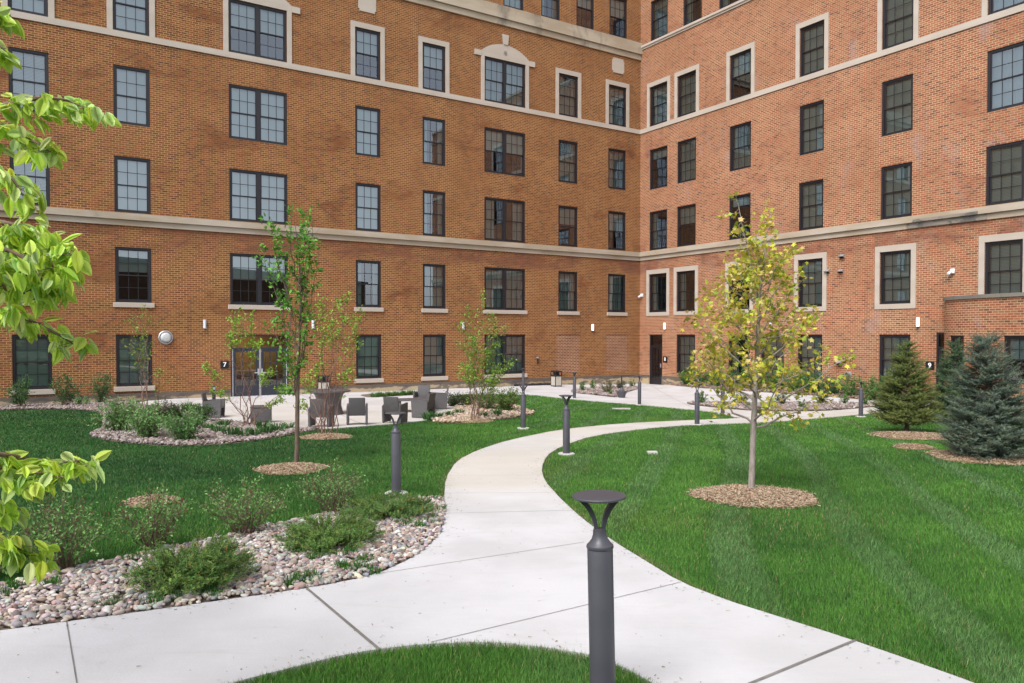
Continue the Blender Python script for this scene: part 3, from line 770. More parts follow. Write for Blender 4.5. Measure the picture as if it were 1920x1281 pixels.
b.box(-W / 2 - 0.3, W / 2 + 0.3, 2.0, 2.5, 0.8, 0.9)
place(b.build('lobby_interior', M['lobby']))
place(MB().box(-0.35, 0.55, 1.2, 1.9, H + 0.02, H + 0.1).build('ceiling_lamp', M['ceil_lit']))
# warm ceiling lamps seen through the two leftmost ground floor windows
for px, pxz in ((78, 648), (232, 645)):
    u = uL(px); q = PL(u, -1.3); o = MB().lathe([(0.02, 0.1), (0.2, 0.06), (0.24, 0.0), (0.02, -0.03)], 16).build('ceiling_lamp', M['ceil_lit']); o.location = (q[0], q[1], CZ - 0.42); inb(o)
# door 8 and door 9 in the right wing
for (u0, u1), gz, zt, leafw in ((door8, gd8, CZ, None), (door9, gd9, CZ + 0.08, None)):
    W = u1 - u0; H = zt - gz; LH = H * 0.77; p = PR((u0 + u1) / 2)
    def pr(o, par=None):
        if par is None:
            o.location = (p[0], p[1], gz); o.rotation_euler = (0, 0, ROTR); return inb(o)
        o.parent = par; return o
    b = MB(); b.box(-W / 2, -W / 2 + t, 0.03, 0.16, 0, H); b.box(W / 2 - t, W / 2, 0.03, 0.16, 0, H); b.box(-W / 2 + t, W / 2 - t, 0.03, 0.16, H - t, H); b.box(-W / 2 + t, W / 2 - t, 0.03, 0.16, LH, LH + 0.05)
    fr = pr(b.build('door_frame', M['frame']))
    pn = MB(); pn.add([(-W / 2 + t, 0.1, LH + 0.05), (W / 2 - t, 0.1, LH + 0.05), (W / 2 - t, 0.1, H - t), (-W / 2 + t, 0.1, H - t)], [[[0, 1, 2, 3]]])
    pr(pn.build('transom_glass', M['glassD']), fr)
    b = MB(); gl = MB(); french(b, gl, -W / 2 + t + 0.003, W / 2 - t - 0.003, 0.05, 0.01, LH - 0.003, 3, 5, 0.11, 0.35)
    lf = pr(b.build('door', M['frame'])); pr(gl.build('pane', M['glassD']), lf)
    pr(MB().box(W / 2 - t - 0.09, W / 2 - t - 0.05, 0.0, 0.05, LH * 0.45, LH * 0.55).build('door_handle', M['alu']), lf)
    b = MB(); b.box(-W / 2 - 0.4, W / 2 + 0.4, 1.7, 1.75, 0, H); pr(b.build('lobby_interior', M['lobby']))

# ---- the curved single-storey bay on the right
BA = 4.6; BTOP = CZ + 1.25
def bay_pt(th, s0, bb): return C0 + DR * (s0 + BA - BA * math.cos(th)) + NR * (bb * math.sin(th))
def sil(s0, bb):
    best = (1e9, 0)
    for th in np.linspace(0.0, PI * 0.6, 120):
        q = bay_pt(th, s0, bb); px = 960 + F * q[0] / q[1]
        if px < best[0]: best = (px, q[1])
    return best
bb = 1.9; s0 = 12.0
lo_, hi_ = 8.0, 24.0
for _ in range(50):
    s0 = (lo_ + hi_) / 2
    if sil(s0, bb)[0] < 1770: lo_ = s0
    else: hi_ = s0
ths = np.linspace(0, PI, 241); pts = np.array([bay_pt(t_, s0, bb) for t_ in ths])
arc = np.concatenate([[0], np.cumsum(np.linalg.norm(np.diff(pts, axis=0), axis=1))])
def bayP(u): return np.array([np.interp(u, arc, pts[:, 0]), np.interp(u, arc, pts[:, 1])])
def bayN(u):
    d = bayP(min(u + 0.02, arc[-1])) - bayP(max(u - 0.02, 0)); d /= np.linalg.norm(d)
    return np.array([d[1], -d[0]]) if np.dot([d[1], -d[0]], NR) > 0 or True else d
_n = bayN(arc[-1] / 2)
SG = 1.0 if np.dot(_n, NR) > 0 else -1.0
bayNo = lambda u: bayN(u) * SG
def bay_u(px):   # front crossing of the bay under a photo column
    pxs = 960 + F * pts[:, 0] / pts[:, 1]; i0 = int(np.argmin(pxs))
    return float(np.interp(px, pxs[i0:], arc[i0:])) if px < pxs[i0:].max() else float(arc[-1])
bw = [(bay_u(1781), bay_u(1807), CZ - 1.9, CZ - 0.03), (bay_u(1882), bay_u(1882) + 1.25, CZ - 1.62, CZ - 0.03)]
bo = wall('bay_wall', bayP, bayNo, 0, arc[-1], -0.8, BTOP, [(a_, b_, c_, d_) for a_, b_, c_, d_ in bw], M['brickR'], extra=list(np.linspace(0, arc[-1], 50)))
for a_, b_, c_, d_ in bw:
    um = (a_ + b_) / 2; q = bayP(um); n_ = bayNo(um); w_ = float(np.linalg.norm(bayP(a_) - bayP(b_)))
    fm, pm = frame_mesh(round(w_, 3), round(d_ - c_, 3), False)
    o = bpy.data.objects.new('window', fm); link(o); q = q + n_ * -0.02; o.location = (q[0], q[1], c_); o.rotation_euler = (0, 0, math.atan2(n_[0], -n_[1])); inb(o)
    link(bpy.data.objects.new('pane', pm), o); cm, nm = cover_mesh(round(w_, 3), round(d_ - c_, 3), 'q' if w_ > 0.9 else 'p'); link(bpy.data.objects.new(nm, cm), o)
def band(name, z0, z1, o0, o1, mat):
    us = np.linspace(0.0, arc[-1], 70); V = []
    for u in us:
        q = bayP(u); n_ = bayNo(u)
        for o_, z in ((o1, z0), (o1, z1), (o0, z1), (o0, z0)): V.append((q[0] + n_[0] * o_, q[1] + n_[1] * o_, z))
    Q = []
    for i in range(len(us) - 1):
        for k in range(4):
            Q.append([i * 4 + k, i * 4 + (k + 1) % 4, (i + 1) * 4 + (k + 1) % 4, (i + 1) * 4 + k])
    return inb(mesh_np(name, V, np.array(Q), mat))
band('coping', BTOP + 0.002, BTOP + 0.13, -0.3, 0.06, M['coping'])
band('plinth', -0.8, CZ - 2.2, -0.01, 0.05, M['plinth'])
rf = [v3(q, BTOP + 0.05) for q in pts[::6]]
bm = bmesh.new(); bm.faces.new([bm.verts.new(v) for v in rf]); me = bpy.data.meshes.new('roof'); bm.to_mesh(me); bm.free(); me.materials.append(M['roof'])
inb(link(bpy.data.objects.new('roof', me)))

# ---- a low wing facing the courtyard, behind the photographer (seen in the lower panes)
ob = tag(empty('brick_wing', (30, -34, 0)), 'long low brick wing across the courtyard, behind the lawns and reflected in panes', 'building')
b = MB(); b.box(-58, 85, -8, 0, -1, 11.0)
o = b.build('wall', simple('far_brick', (0.2, 0.1, 0.065), 0.9, noise=0.25, nscale=1.5), ob)
o = MB().box(-58.4, 85.4, -8.4, 0.4, 11.01, 11.4).build('roof', M['roof'], ob)
ob.location = (10, -38, 2.0)
# ================================================================== GROUND
def chaikin(P, n=1):
    P = np.asarray(P, float)
    for _ in range(n):
        Q = np.roll(P, -1, axis=0)
        P = np.stack([P * 0.78 + Q * 0.22, P * 0.22 + Q * 0.78], 1).reshape(-1, P.shape[1])
    return P
def gpoly(px, n=1):
    return chaikin([gp(*q)[:2] for q in px], n)
def sheet(name, poly, off, mat, step=0.8, thick=0.0, parent=None, sides=True):
    """a sheet that follows the ground; cut into strips so that it bends with it"""
    bm = bmesh.new()
    vs = [bm.verts.new((x, y, 0)) for x, y in poly]
    es = [bm.edges.new((vs[i], vs[(i + 1) % len(vs)])) for i in range(len(vs))]
    bmesh.ops.triangle_fill(bm, edges=es, use_beauty=True, use_dissolve=False)
    x0, y0 = np.min(poly, axis=0); x1, y1 = np.max(poly, axis=0)
    for ax, a, b in ((0, x0, x1), (1, y0, y1)):
        for v in np.arange(math.floor(a / step) * step + step, b, step):
            no = (1, 0, 0) if ax == 0 else (0, 1, 0); co = (v, 0, 0) if ax == 0 else (0, v, 0)
            bmesh.ops.bisect_plane(bm, geom=bm.verts[:] + bm.edges[:] + bm.faces[:], dist=1e-5, plane_co=co, plane_no=no)
    for v in bm.verts: v.co.z = float(g(v.co.x, v.co.y)) + off
    bmesh.ops.recalc_face_normals(bm, faces=bm.faces)
    if sum(f.normal.z for f in bm.faces) < 0: bmesh.ops.reverse_faces(bm, faces=bm.faces)
    if sides:
        be = [e for e in bm.edges if len(e.link_faces) == 1]
        r = bmesh.ops.extrude_edge_only(bm, edges=be)
        for v in r['geom']:
            if isinstance(v, bmesh.types.BMVert): v.co.z -= 0.09
    me = bpy.data.meshes.new(name); bm.to_mesh(me); bm.free(); me.materials.append(mat)
    return link(bpy.data.objects.new(name, me), parent)

# the ground: one sheet to the horizon
gx = np.concatenate([[-3000, -800, -200, -80], np.arange(-40, 40.1, 1.0), [80, 200, 800, 3000]])
gy = np.concatenate([[-3000, -800, -200, -60], np.arange(-20, 60.1, 1.0), [90, 200, 800, 3000]])
X, Y = np.meshgrid(gx, gy); Z = g(X, Y) - 0.03
nx = len(gx); i, j = np.meshgrid(np.arange(len(gy) - 1), np.arange(nx - 1), indexing='ij'); k = (i * nx + j).ravel()
tag(mesh_np('lawn', np.stack([X, Y, Z], -1).reshape(-1, 3), np.stack([k, k + 1, k + 1 + nx, k + nx], 1), M['soil'], smooth=True), kind='structure')

PATH = gpoly([(-300, 1224), (0, 1182), (270, 1146), (575, 1103), (700, 1079), (774, 1046), (817, 1011), (831, 987), (833, 936), (835, 897), (856, 864), (895, 844), (954, 825), (1052, 805), (1169, 793.7), (1287, 788), (1384, 784.5),
              (1440, 777), (1560, 771), (1650, 763), (1760, 756), (1830, 754), (1830, 768), (1760, 768), (1700, 769.5), (1655, 773), (1560, 782), (1440, 792), (1302, 796), (1208, 803.5), (1110, 817), (1052, 836.7), (1024.6, 854), (1014.8, 878), (1020.7, 901),
              (1052, 936), (1091, 971.6), (1150, 1014.6), (1208, 1050), (1275, 1091), (1365, 1126), (1440, 1149.6), (1590, 1197), (1700, 1235), (1830, 1281), (2000, 1350), (2200, 1440),
              (1900, 1640), (1500, 1440), (1330, 1340), (1225, 1281), (1160, 1245), (1110, 1228), (1050, 1217), (940, 1204), (860, 1203), (740, 1212), (640, 1228), (560, 1248), (430, 1281), (250, 1340), (0, 1440), (-300, 1580)])
PLAZA = gpoly([(1384, 784), (1349, 774), (1305, 768.7), (1240, 762.5), (1189, 758), (1113, 752), (1047, 746), (999, 740), (930, 738), (868, 739.5), (846, 744), (842, 753), (858, 770), (802, 788), (749, 794), (640, 802.6), (585, 805.5), (540, 803), (471, 796), (427, 789.5), (384, 787), (362, 776),
               (330, 766), (290, 761), (262, 760), (262, 753), (340, 747), (440, 740), (540, 736), (700, 731), (870, 724), (1000, 718), (1120, 714), (1199, 711), (1232, 712), (1250, 720), (1262, 724), (1305, 727.5), (1393, 733.5), (1480, 739), (1546, 743.5), (1612, 749.5), (1680, 754.5), (1760, 759), (1760, 763), (1650, 769), (1560, 777), (1440, 786)])
path = tag(sheet('concrete_path', PATH, 0.0, M['concrete']), kind='structure')
plaza = tag(sheet('concrete_plaza', PLAZA, 0.006, M['concrete']), kind='structure')
def joint(p0, p1, w, par, off=0.004):
    A, B = gp(*p0)[:2], gp(*p1)[:2]; n = max(2, int(np.linalg.norm(B - A) / 0.4)); d = (B - A) / np.linalg.norm(B - A); s = np.array([-d[1], d[0]]) * w / 2
    V = []
    for t_ in np.linspace(0, 1, n):
        q = A + (B - A) * t_
        for e in (s, -s): V.append((q[0] + e[0], q[1] + e[1], float(g(*(q + e))) + off))
    k_ = np.arange(n - 1) * 2
    mesh_np('joint', V, np.stack([k_, k_ + 1, k_ + 3, k_ + 2], 1), M['joint'], parent=par)
for p0, p1, w in (((575, 1103.5), (712, 1219), 0.022), ((125, 1167), (147, 1300), 0.007), ((702, 1077), (1095, 1017), 0.006), ((808, 1205), (1277, 1092), 0.006), ((1405, 1283), (1604, 1201), 0.022),
                  ((833, 963), (1076, 957), 0.006), ((834, 925), (1043, 924), 0.005), ((838, 893), (1018, 891), 0.005), ((905, 841), (1044, 840), 0.005), ((985, 818), (1098, 820), 0.006), ((1090, 801.5), (1180, 806), 0.008), ((1200, 792.5), (1260, 799), 0.01), ((1320, 787), (1345, 794), 0.01)):
    joint(p0, p1, w, path)
for p0, p1, w in (((560, 738), (690, 799), 0.015), ((340, 752), (540, 738.5), 0.012), ((700, 735), (800, 787), 0.015), ((470, 770), (800, 752), 0.012), ((1210, 719), (1300, 765), 0.015), ((1250, 745), (1600, 756), 0.015), ((1350, 731), (1430, 757), 0.015), ((1500, 742), (1590, 757), 0.015)):
    joint(p0, p1, w, plaza, 0.010)

# ---- planting beds
PEB = gpoly([(-300, 1222), (0, 1182), (270, 1146), (575, 1103), (700, 1079), (774, 1046), (817, 1011), (831, 987), (833, 945), (831, 932), (790, 934), (740, 940), (665, 947), (586, 969), (500, 987), (391, 1012), (293, 1034), (227, 1048), (117, 1071), (0, 1099), (-300, 1150)])
ISLE = gpoly([(-200, 775), (0, 769), (52, 766.8), (120, 766.8), (172, 770), (193, 776), (193, 790), (196, 803), (160, 816.6), (219, 828.7), (305, 835.5), (356, 835.5), (425, 832), (480, 826), (537, 815.7), (585, 807), (603, 804), (540, 802), (471, 795), (427, 789), (384, 786), (362, 776), (330, 768), (290, 762), (262, 760), (250, 750), (120, 757), (0, 762), (-200, 768)])
BIRCHBED = gpoly([(845, 744), (875, 749), (905, 754), (958, 758), (985, 768), (1008, 775), (960, 784), (900, 789), (850, 794), (800, 790), (858, 771), (843, 753)])
GRAV1 = gpoly([(1068, 735), (1090, 730), (1113, 728), (1146, 727), (1196, 726), (1200, 728), (1170, 738), (1157, 745.5), (1144, 744.7), (1113, 741), (1082, 738)])
GRAV2 = gpoly([(1278, 757), (1327, 756), (1415, 757.5), (1502, 757.5), (1568, 757), (1612, 757.5), (1650, 758.5), (1720, 760), (1700, 761), (1640, 763), (1590, 768), (1546, 771), (1480, 772.3), (1415, 771), (1349, 766)])
HEDGE = gpoly([(1249, 712), (1252, 722), (1264, 724), (1305, 727.5), (1393, 733.5), (1480, 739), (1546, 743.5), (1612, 749.5), (1680, 754.5), (1760, 758), (1800, 755), (1760, 741), (1640, 733), (1480, 722), (1393, 717), (1305, 712)])
PATIOGRASS = gpoly([(672, 741), (700, 738.5), (775, 737), (785, 741), (720, 744.5), (690, 746)])
BAYBED = gpoly([(1690, 772), (1780, 770), (1920, 775), (2000, 778), (2000, 795), (1900, 795), (1780, 790), (1700, 785)])
ring_specs = [(1413, 930, 0.86), (546, 879, 0.62), (612, 819, 0.62), (887, 790, 0.62), (1712, 817, 1.0), (1850, 857, 1.05), (283, 940, 0.36), (1712, 838.5, 0.42)]
RINGS = []
for px, py, r in ring_specs:
    r *= 0.84; c = gp(px, py)[:2]; a_ = np.linspace(0, 2 * PI, 40, endpoint=False)
    rr = r * (1 + 0.09 * np.sin(3 * a_ + px) + 0.05 * np.sin(5 * a_ + py) + 0.03 * np.sin(11 * a_ + px))
    RINGS.append(np.stack([c[0] + rr * np.cos(a_), c[1] + rr * np.sin(a_)], 1))
PADS = []

ico = {}
for lv in (1, 2):
    bm = bmesh.new(); bmesh.ops.create_icosphere(bm, subdivisions=lv, radius=0.5)
    ico[lv] = (np.array([list(v.co) for v in bm.verts]), np.array([[v.index for v in f.verts] for f in bm.faces])); bm.free()
PCOL = [(0.27, 0.195, 0.165), (0.30, 0.235, 0.20), (0.22, 0.21, 0.21), (0.35, 0.31, 0.275), (0.18, 0.175, 0.185), (0.22, 0.145, 0.125), (0.40, 0.37, 0.34), (0.29, 0.255, 0.215), (0.15, 0.11, 0.10), (0.33, 0.265, 0.235)]
def pebbles(name, poly, dens, size, lv, off=0.0, cols=PCOL, layers=1, jit=0.16):
    x0, y0 = np.min(poly, axis=0); x1, y1 = np.max(poly, axis=0)
    n = int((x1 - x0) * (y1 - y0) * dens)
    x = rng.uniform(x0, x1, n); y = rng.uniform(y0, y1, n); k = inpoly(poly, x, y); x, y = x[k], y[k]
    n = len(x); s = size * rng.lognormal(0, 0.28, n)
    z = g(x, y) + off + s * 0.12 + rng.uniform(0, size * 0.5, n)
    bV, bF = ico[lv]
    bV = bV * (1 + 0.09 * np.sin(bV[:, [1]] * 9 + 2) + 0.08 * np.sin(bV[:, [0]] * 11))
    R = frames(np.concatenate([rng.normal(size=(n, 2)), rng.normal(0, 0.25, (n, 1))], 1), rng.normal(0, 0.35, n))
    S = np.stack([s * rng.uniform(1.0, 1.5, n), s * rng.uniform(0.75, 1.1, n), s * rng.uniform(0.45, 0.75, n)], 1)
    V, Fc, c = scatter(bV, bF, np.stack([x, y, z], 1), R, S, pick(cols, n, jit))
    return tag(mesh_np(name, V, [Fc], M['pebble'], col=c, smooth=True), kind='stuff')
def bed(poly, mat, name='planting_bed'): return tag(sheet(name, poly, -0.012, mat, sides=False), kind='structure')
bed(PEB, M['bedsoil']); bed(ISLE, M['bedsoil']); bed(BIRCHBED, M['mulchbase'], 'planting_bed'); bed(HEDGE, M['mulchbase']); bed(BAYBED, M['mulchbase'])
for P_ in (GRAV1, GRAV2, PATIOGRASS): tag(sheet('gravel_bed', P_, 0.014, M['bedsoil'], sides=False), kind='structure')
pebbles('river_pebbles', PEB, 1050, 0.036, 2, cols=[(v[0] * 1.22, v[1] * 1.22, v[2] * 1.22) for v in PCOL])
far_cols = [(0.25, 0.185, 0.165), (0.30, 0.235, 0.21), (0.20, 0.155, 0.145), (0.34, 0.29, 0.265), (0.16, 0.12, 0.11), (0.27, 0.235, 0.22)]
pebbles('bed_gravel', ISLE, 330, 0.055, 1, cols=far_cols); pebbles('bed_gravel', BIRCHBED, 200, 0.07, 1, cols=[(0.40, 0.30, 0.22), (0.34, 0.24, 0.16), (0.45, 0.37, 0.30)])
pebbles('bed_gravel', GRAV1, 180, 0.075, 1, 0.02, far_cols); pebbles('bed_gravel', GRAV2, 170, 0.08, 1, 0.02, far_cols); pebbles('bed_gravel', HEDGE, 120, 0.08, 1, 0.0, [(0.22, 0.15, 0.12), (0.3, 0.2, 0.15), (0.17, 0.12, 0.1)])

def mulch(name, poly, dens, off=0.0, dome=0.05):
    c0 = poly.mean(0); rmax = np.linalg.norm(poly - c0, axis=1).mean()
    n_r = 8; V = []; m_ = len(poly)
    for q in range(n_r + 1):
        f = q / n_r
        for pt in poly:
            w = c0 + (pt - c0) * f; V.append((w[0], w[1], float(g(*w)) + off - 0.012 + dome * (1 - f * f)))
    Q = [[q * m_ + i, q * m_ + (i + 1) % m_, (q + 1) * m_ + (i + 1) % m_, (q + 1) * m_ + i] for q in range(n_r) for i in range(m_)]
    V = np.array(V); Q = np.array(Q)
    base = len(V)
    big = poly - c0; big = c0 + big * 1.16
    x0, y0 = big.min(0); x1, y1 = big.max(0)
    n = int((x1 - x0) * (y1 - y0) * dens); x = rng.uniform(x0, x1, n); y = rng.uniform(y0, y1, n); k = inpoly(big, x, y); x, y = x[k], y[k]; kk = rng.random(len(x)) < np.clip((1.17 - np.hypot(x - c0[0], y - c0[1]) / rmax) * 5, 0.02, 1); x, y = x[kk], y[kk]; n = len(x)
    rr = np.hypot(x - c0[0], y - c0[1]) / rmax
    z = g(x, y) + off + dome * np.clip(1 - rr * rr, 0, 1) + rng.uniform(-0.004, 0.02, n)
    bV = np.array([[-.5, -.5, -.5], [.5, -.5, -.5], [.5, .5, -.5], [-.5, .5, -.5], [-.42, -.4, .5], [.42, -.3, .5], [.4, .4, .5], [-.4, .3, .5]]); bF = np.array([[0, 1, 5, 4], [1, 2, 6, 5], [2, 3, 7, 6], [3, 0, 4, 7], [4, 5, 6, 7]])
    R = frames(np.concatenate([rng.normal(size=(n, 2)), rng.normal(0, 0.35, (n, 1))], 1), rng.normal(0, 0.5, n))
    S = np.stack([rng.uniform(0.018, 0.06, n), rng.uniform(0.006, 0.014, n), rng.uniform(0.003, 0.008, n)], 1)
    cc_ = pick([(0.33, 0.245, 0.165), (0.27, 0.185, 0.12), (0.42, 0.33, 0.24), (0.20, 0.13, 0.085), (0.38, 0.285, 0.195)], n, 0.16)
    V2, F2, c2 = scatter(bV, bF, np.stack([x, y, z], 1), R, S, cc_)
    col = np.concatenate([np.tile([0.27, 0.175, 0.1], (base, 1)), c2])
    return tag(mesh_np(name, np.concatenate([V, V2]), [np.concatenate([Q, F2 + base])], M['chip'], col=col), kind='stuff')
for P_, dn in zip(RINGS, (3400, 2200, 1200, 1100, 900, 1400, 2000, 900)): mulch('mulch_ring', P_, dn, 0.0, 0.05)

# ---- lawn grass: single blades, thinner and denser near the photographer
EXC = [PATH, PLAZA, PEB, ISLE, BIRCHBED, GRAV1, GRAV2, HEDGE] + [P_.mean(0) + (P_ - P_.mean(0)) * (0.93 + 0.05 * np.sin(np.arange(len(P_)) * 1.7))[:, None] for P_ in RINGS]
NB = 1250000
d_ = np.exp(rng.uniform(math.log(2.3), math.log(33.0), NB)); an = rng.uniform(-0.66, 0.66, NB); NW = 260000
d_ = np.concatenate([d_, np.exp(rng.uniform(math.log(1.8), math.log(26.0), NW))]); an = np.concatenate([an, rng.uniform(0.64, 1.3, NW) * rng.choice([-1, 1], NW)]); NB += NW; wide = np.arange(NB) >= NB - NW
x = d_ * np.sin(an); y = d_ * np.cos(an)
keep = np.ones(NB, bool)
for P_ in EXC: keep &= ~inpoly(P_, x, y)
pw = np.stack([x - C0[0], y - C0[1]], 1)
keep &= (pw @ NL > 0.4) & (pw @ NR > 0.4)
x, y, d_, wide = x[keep], y[keep], d_[keep], wide[keep]; n = len(x)
wid = 0.0031 * np.maximum(1.0, d_ / 5.5) * rng.uniform(0.7, 1.3, n) * np.where(wide, 2.0, 1.0)
hgt = rng.uniform(0.015, 0.035, n) * np.where(d_ > 12, 0.9, 1.0)
# mowing stripes: alternate passes lean their blades towards or away from the eye
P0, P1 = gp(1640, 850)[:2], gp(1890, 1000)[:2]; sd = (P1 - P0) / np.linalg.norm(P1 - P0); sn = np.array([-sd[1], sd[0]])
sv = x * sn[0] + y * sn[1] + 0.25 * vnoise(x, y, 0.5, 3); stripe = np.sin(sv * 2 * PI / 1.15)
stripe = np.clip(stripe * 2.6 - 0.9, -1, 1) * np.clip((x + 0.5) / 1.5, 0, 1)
lean_dir = np.stack([sd[0] * stripe, sd[1] * stripe], 1) * 0.3 + rng.normal(0, 0.55, (n, 2))
hd = rng.uniform(0, 2 * PI, n)
bx, by = np.cos(hd) * wid / 2, np.sin(hd) * wid / 2
zb = g(x, y) - 0.028
tip = np.stack([x + lean_dir[:, 0] * hgt, y + lean_dir[:, 1] * hgt, zb + 0.02 + hgt * rng.uniform(0.75, 1.0, n)], 1)
b0 = np.stack([x - bx, y - by, zb], 1); b1 = np.stack([x + bx, y + by, zb], 1)
mid = (tip + (b0 + b1) / 2) / 2; mid[:, 2] += hgt * 0.12
m0 = mid + np.stack([-bx, -by, 0 * bx], 1) * 0.8; m1 = mid + np.stack([bx, by, 0 * bx], 1) * 0.8
V = np.stack([b0, b1, m1, m0, tip], 1).reshape(-1, 3)
o5 = np.arange(n)[:, None] * 5
Q4 = o5 + np.array([[0, 1, 2, 3]]); T3 = o5 + np.array([[3, 2, 4]])
cn = vnoise(x, y, 0.8, 11) * 0.7 + vnoise(x, y, 2.6, 12) * 0.5 + vnoise(x, y, 7.0, 13) * 0.3 + rng.normal(0, 0.35, n)
ca, cb, cy = np.array([0.034, 0.115, 0.021]), np.array([0.135, 0.315, 0.045]), np.array([0.19, 0.21, 0.055])
t_ = np.clip(0.45 + 0.32 * cn, 0, 1)[:, None]
c = ca * (1 - t_) + cb * t_
# darker, cooler tone towards the far left of the lawn
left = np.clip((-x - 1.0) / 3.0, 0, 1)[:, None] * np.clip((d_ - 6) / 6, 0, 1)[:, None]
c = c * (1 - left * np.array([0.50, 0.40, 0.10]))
pale = np.clip(stripe * (0.75 + 0.35 * vnoise(x, y, 1.6, 41)), 0, 1)[:, None] * 0.45  # sheen of the leaning passes, painted as a paler blade colour
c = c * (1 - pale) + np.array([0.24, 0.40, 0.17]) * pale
dry = (rng.random(n) < 0.025 + 0.09 * np.clip(vnoise(x, y, 0.9, 21) - 0.55, 0, 1))[:, None]
c = np.where(dry, np.array([0.33, 0.27, 0.13]) * rng.uniform(0.6, 1.1, (n, 1)), c)
pv = PATH.astype(np.float32); seg = []
for i_ in range(len(pv)):
    q0, q1 = pv[i_], pv[(i_ + 1) % len(pv)]; m_ = max(1, int(np.linalg.norm(q1 - q0) / 0.12)); seg.append(q0 + (q1 - q0) * np.linspace(0, 1, m_, endpoint=False)[:, None])
seg = np.concatenate(seg); seg = seg[(np.hypot(seg[:, 0], seg[:, 1]) < 26)]
edge_d = np.full(n, 9.0, np.float32)
for s_ in range(0, n, 20000):
    dx = x[s_:s_ + 20000, None].astype(np.float32) - seg[None, :, 0]; dy = y[s_:s_ + 20000, None].astype(np.float32) - seg[None, :, 1]
    edge_d[s_:s_ + 20000] = np.sqrt((dx * dx + dy * dy).min(1))
ed_ = (rng.random(n) < np.clip(0.55 - edge_d * 4.5, 0, 1) * np.clip(0.5 + 0.8 * vnoise(x, y, 1.5, 51), 0.05, 1))[:, None]
c = np.where(ed_, np.array([0.30, 0.25, 0.13]) * rng.uniform(0.6, 1.1, (n, 1)), c)
yel = np.clip(vnoise(x, y, 0.8, 31) - 0.7, 0, 1)[:, None]
c = c * (1 - yel * 0.5) + cy * yel * 0.5
c = c * rng.uniform(0.62, 1.38, (n, 1))
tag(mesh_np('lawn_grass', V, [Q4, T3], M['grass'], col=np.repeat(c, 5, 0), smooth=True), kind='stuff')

# clippings, dry bits and grit lying on the walk, mostly along its edges
nc_ = 3200; k_ = rng.integers(0, len(seg), nc_); cx = seg[k_, 0] + rng.normal(0, 0.10, nc_); cy_ = seg[k_, 1] + rng.normal(0, 0.10, nc_)
xi = rng.uniform(-6, 7, 900); yi = rng.uniform(3, 14, 900); cx = np.concatenate([cx, xi]); cy_ = np.concatenate([cy_, yi]); ok = inpoly(PATH, cx, cy_); cx, cy_ = cx[ok], cy_[ok]; nc_ = len(cx)
Vc, Fc_, cc2 = scatter(np.array([[-.5, -.5, 0], [.5, -.4, .1], [.5, .5, 0], [-.5, .4, .15]]), np.array([[0, 1, 2, 3]]), np.stack([cx, cy_, g(cx, cy_) + 0.006], 1), frames(np.concatenate([rng.normal(size=(nc_, 2)), np.zeros((nc_, 1))], 1), rng.normal(0, 0.3, nc_)),
    np.stack([rng.uniform(0.008, 0.028, nc_), rng.uniform(0.002, 0.007, nc_), np.full(nc_, 0.01)], 1), pick([(0.10, 0.16, 0.04), (0.22, 0.17, 0.09), (0.16, 0.12, 0.07), (0.30, 0.25, 0.15)], nc_))
tag(mesh_np('grass_clippings', Vc, [Fc_], M['chip'], col=cc2), kind='stuff')

def tuft_mesh(nb, h, r, cols, w=0.006, name='grass_tuft'):
    a_ = rng.uniform(0, 2 * PI, nb); rr = r * np.sqrt(rng.random(nb)) * 0.4
    x, y = rr * np.cos(a_), rr * np.sin(a_); ln = rng.uniform(0.5, 1.0, nb) * h; out = rng.uniform(0.15, 1.0, nb) * r
    hd = rng.uniform(0, 2 * PI, nb); bx, by = np.cos(hd) * w / 2, np.sin(hd) * w / 2
    b0 = np.stack([x - bx, y - by, 0 * x - 0.03], 1); b1 = np.stack([x + bx, y + by, 0 * x - 0.03], 1)
    mid = np.stack([x + np.cos(a_) * out * 0.4, y + np.sin(a_) * out * 0.4, ln * 0.72], 1); tip = np.stack([x + np.cos(a_) * out, y + np.sin(a_) * out, ln * rng.uniform(0.7, 1.0, nb)], 1)
    e = np.stack([bx, by, 0 * bx], 1)
    V = np.stack([b0, b1, mid + e, mid - e, tip], 1).reshape(-1, 3); o5 = np.arange(nb)[:, None] * 5
    return V, [o5 + np.array([[0, 1, 2, 3]]), o5 + np.array([[3, 2, 4]])], np.repeat(pick(cols, nb, 0.15), 5, 0)
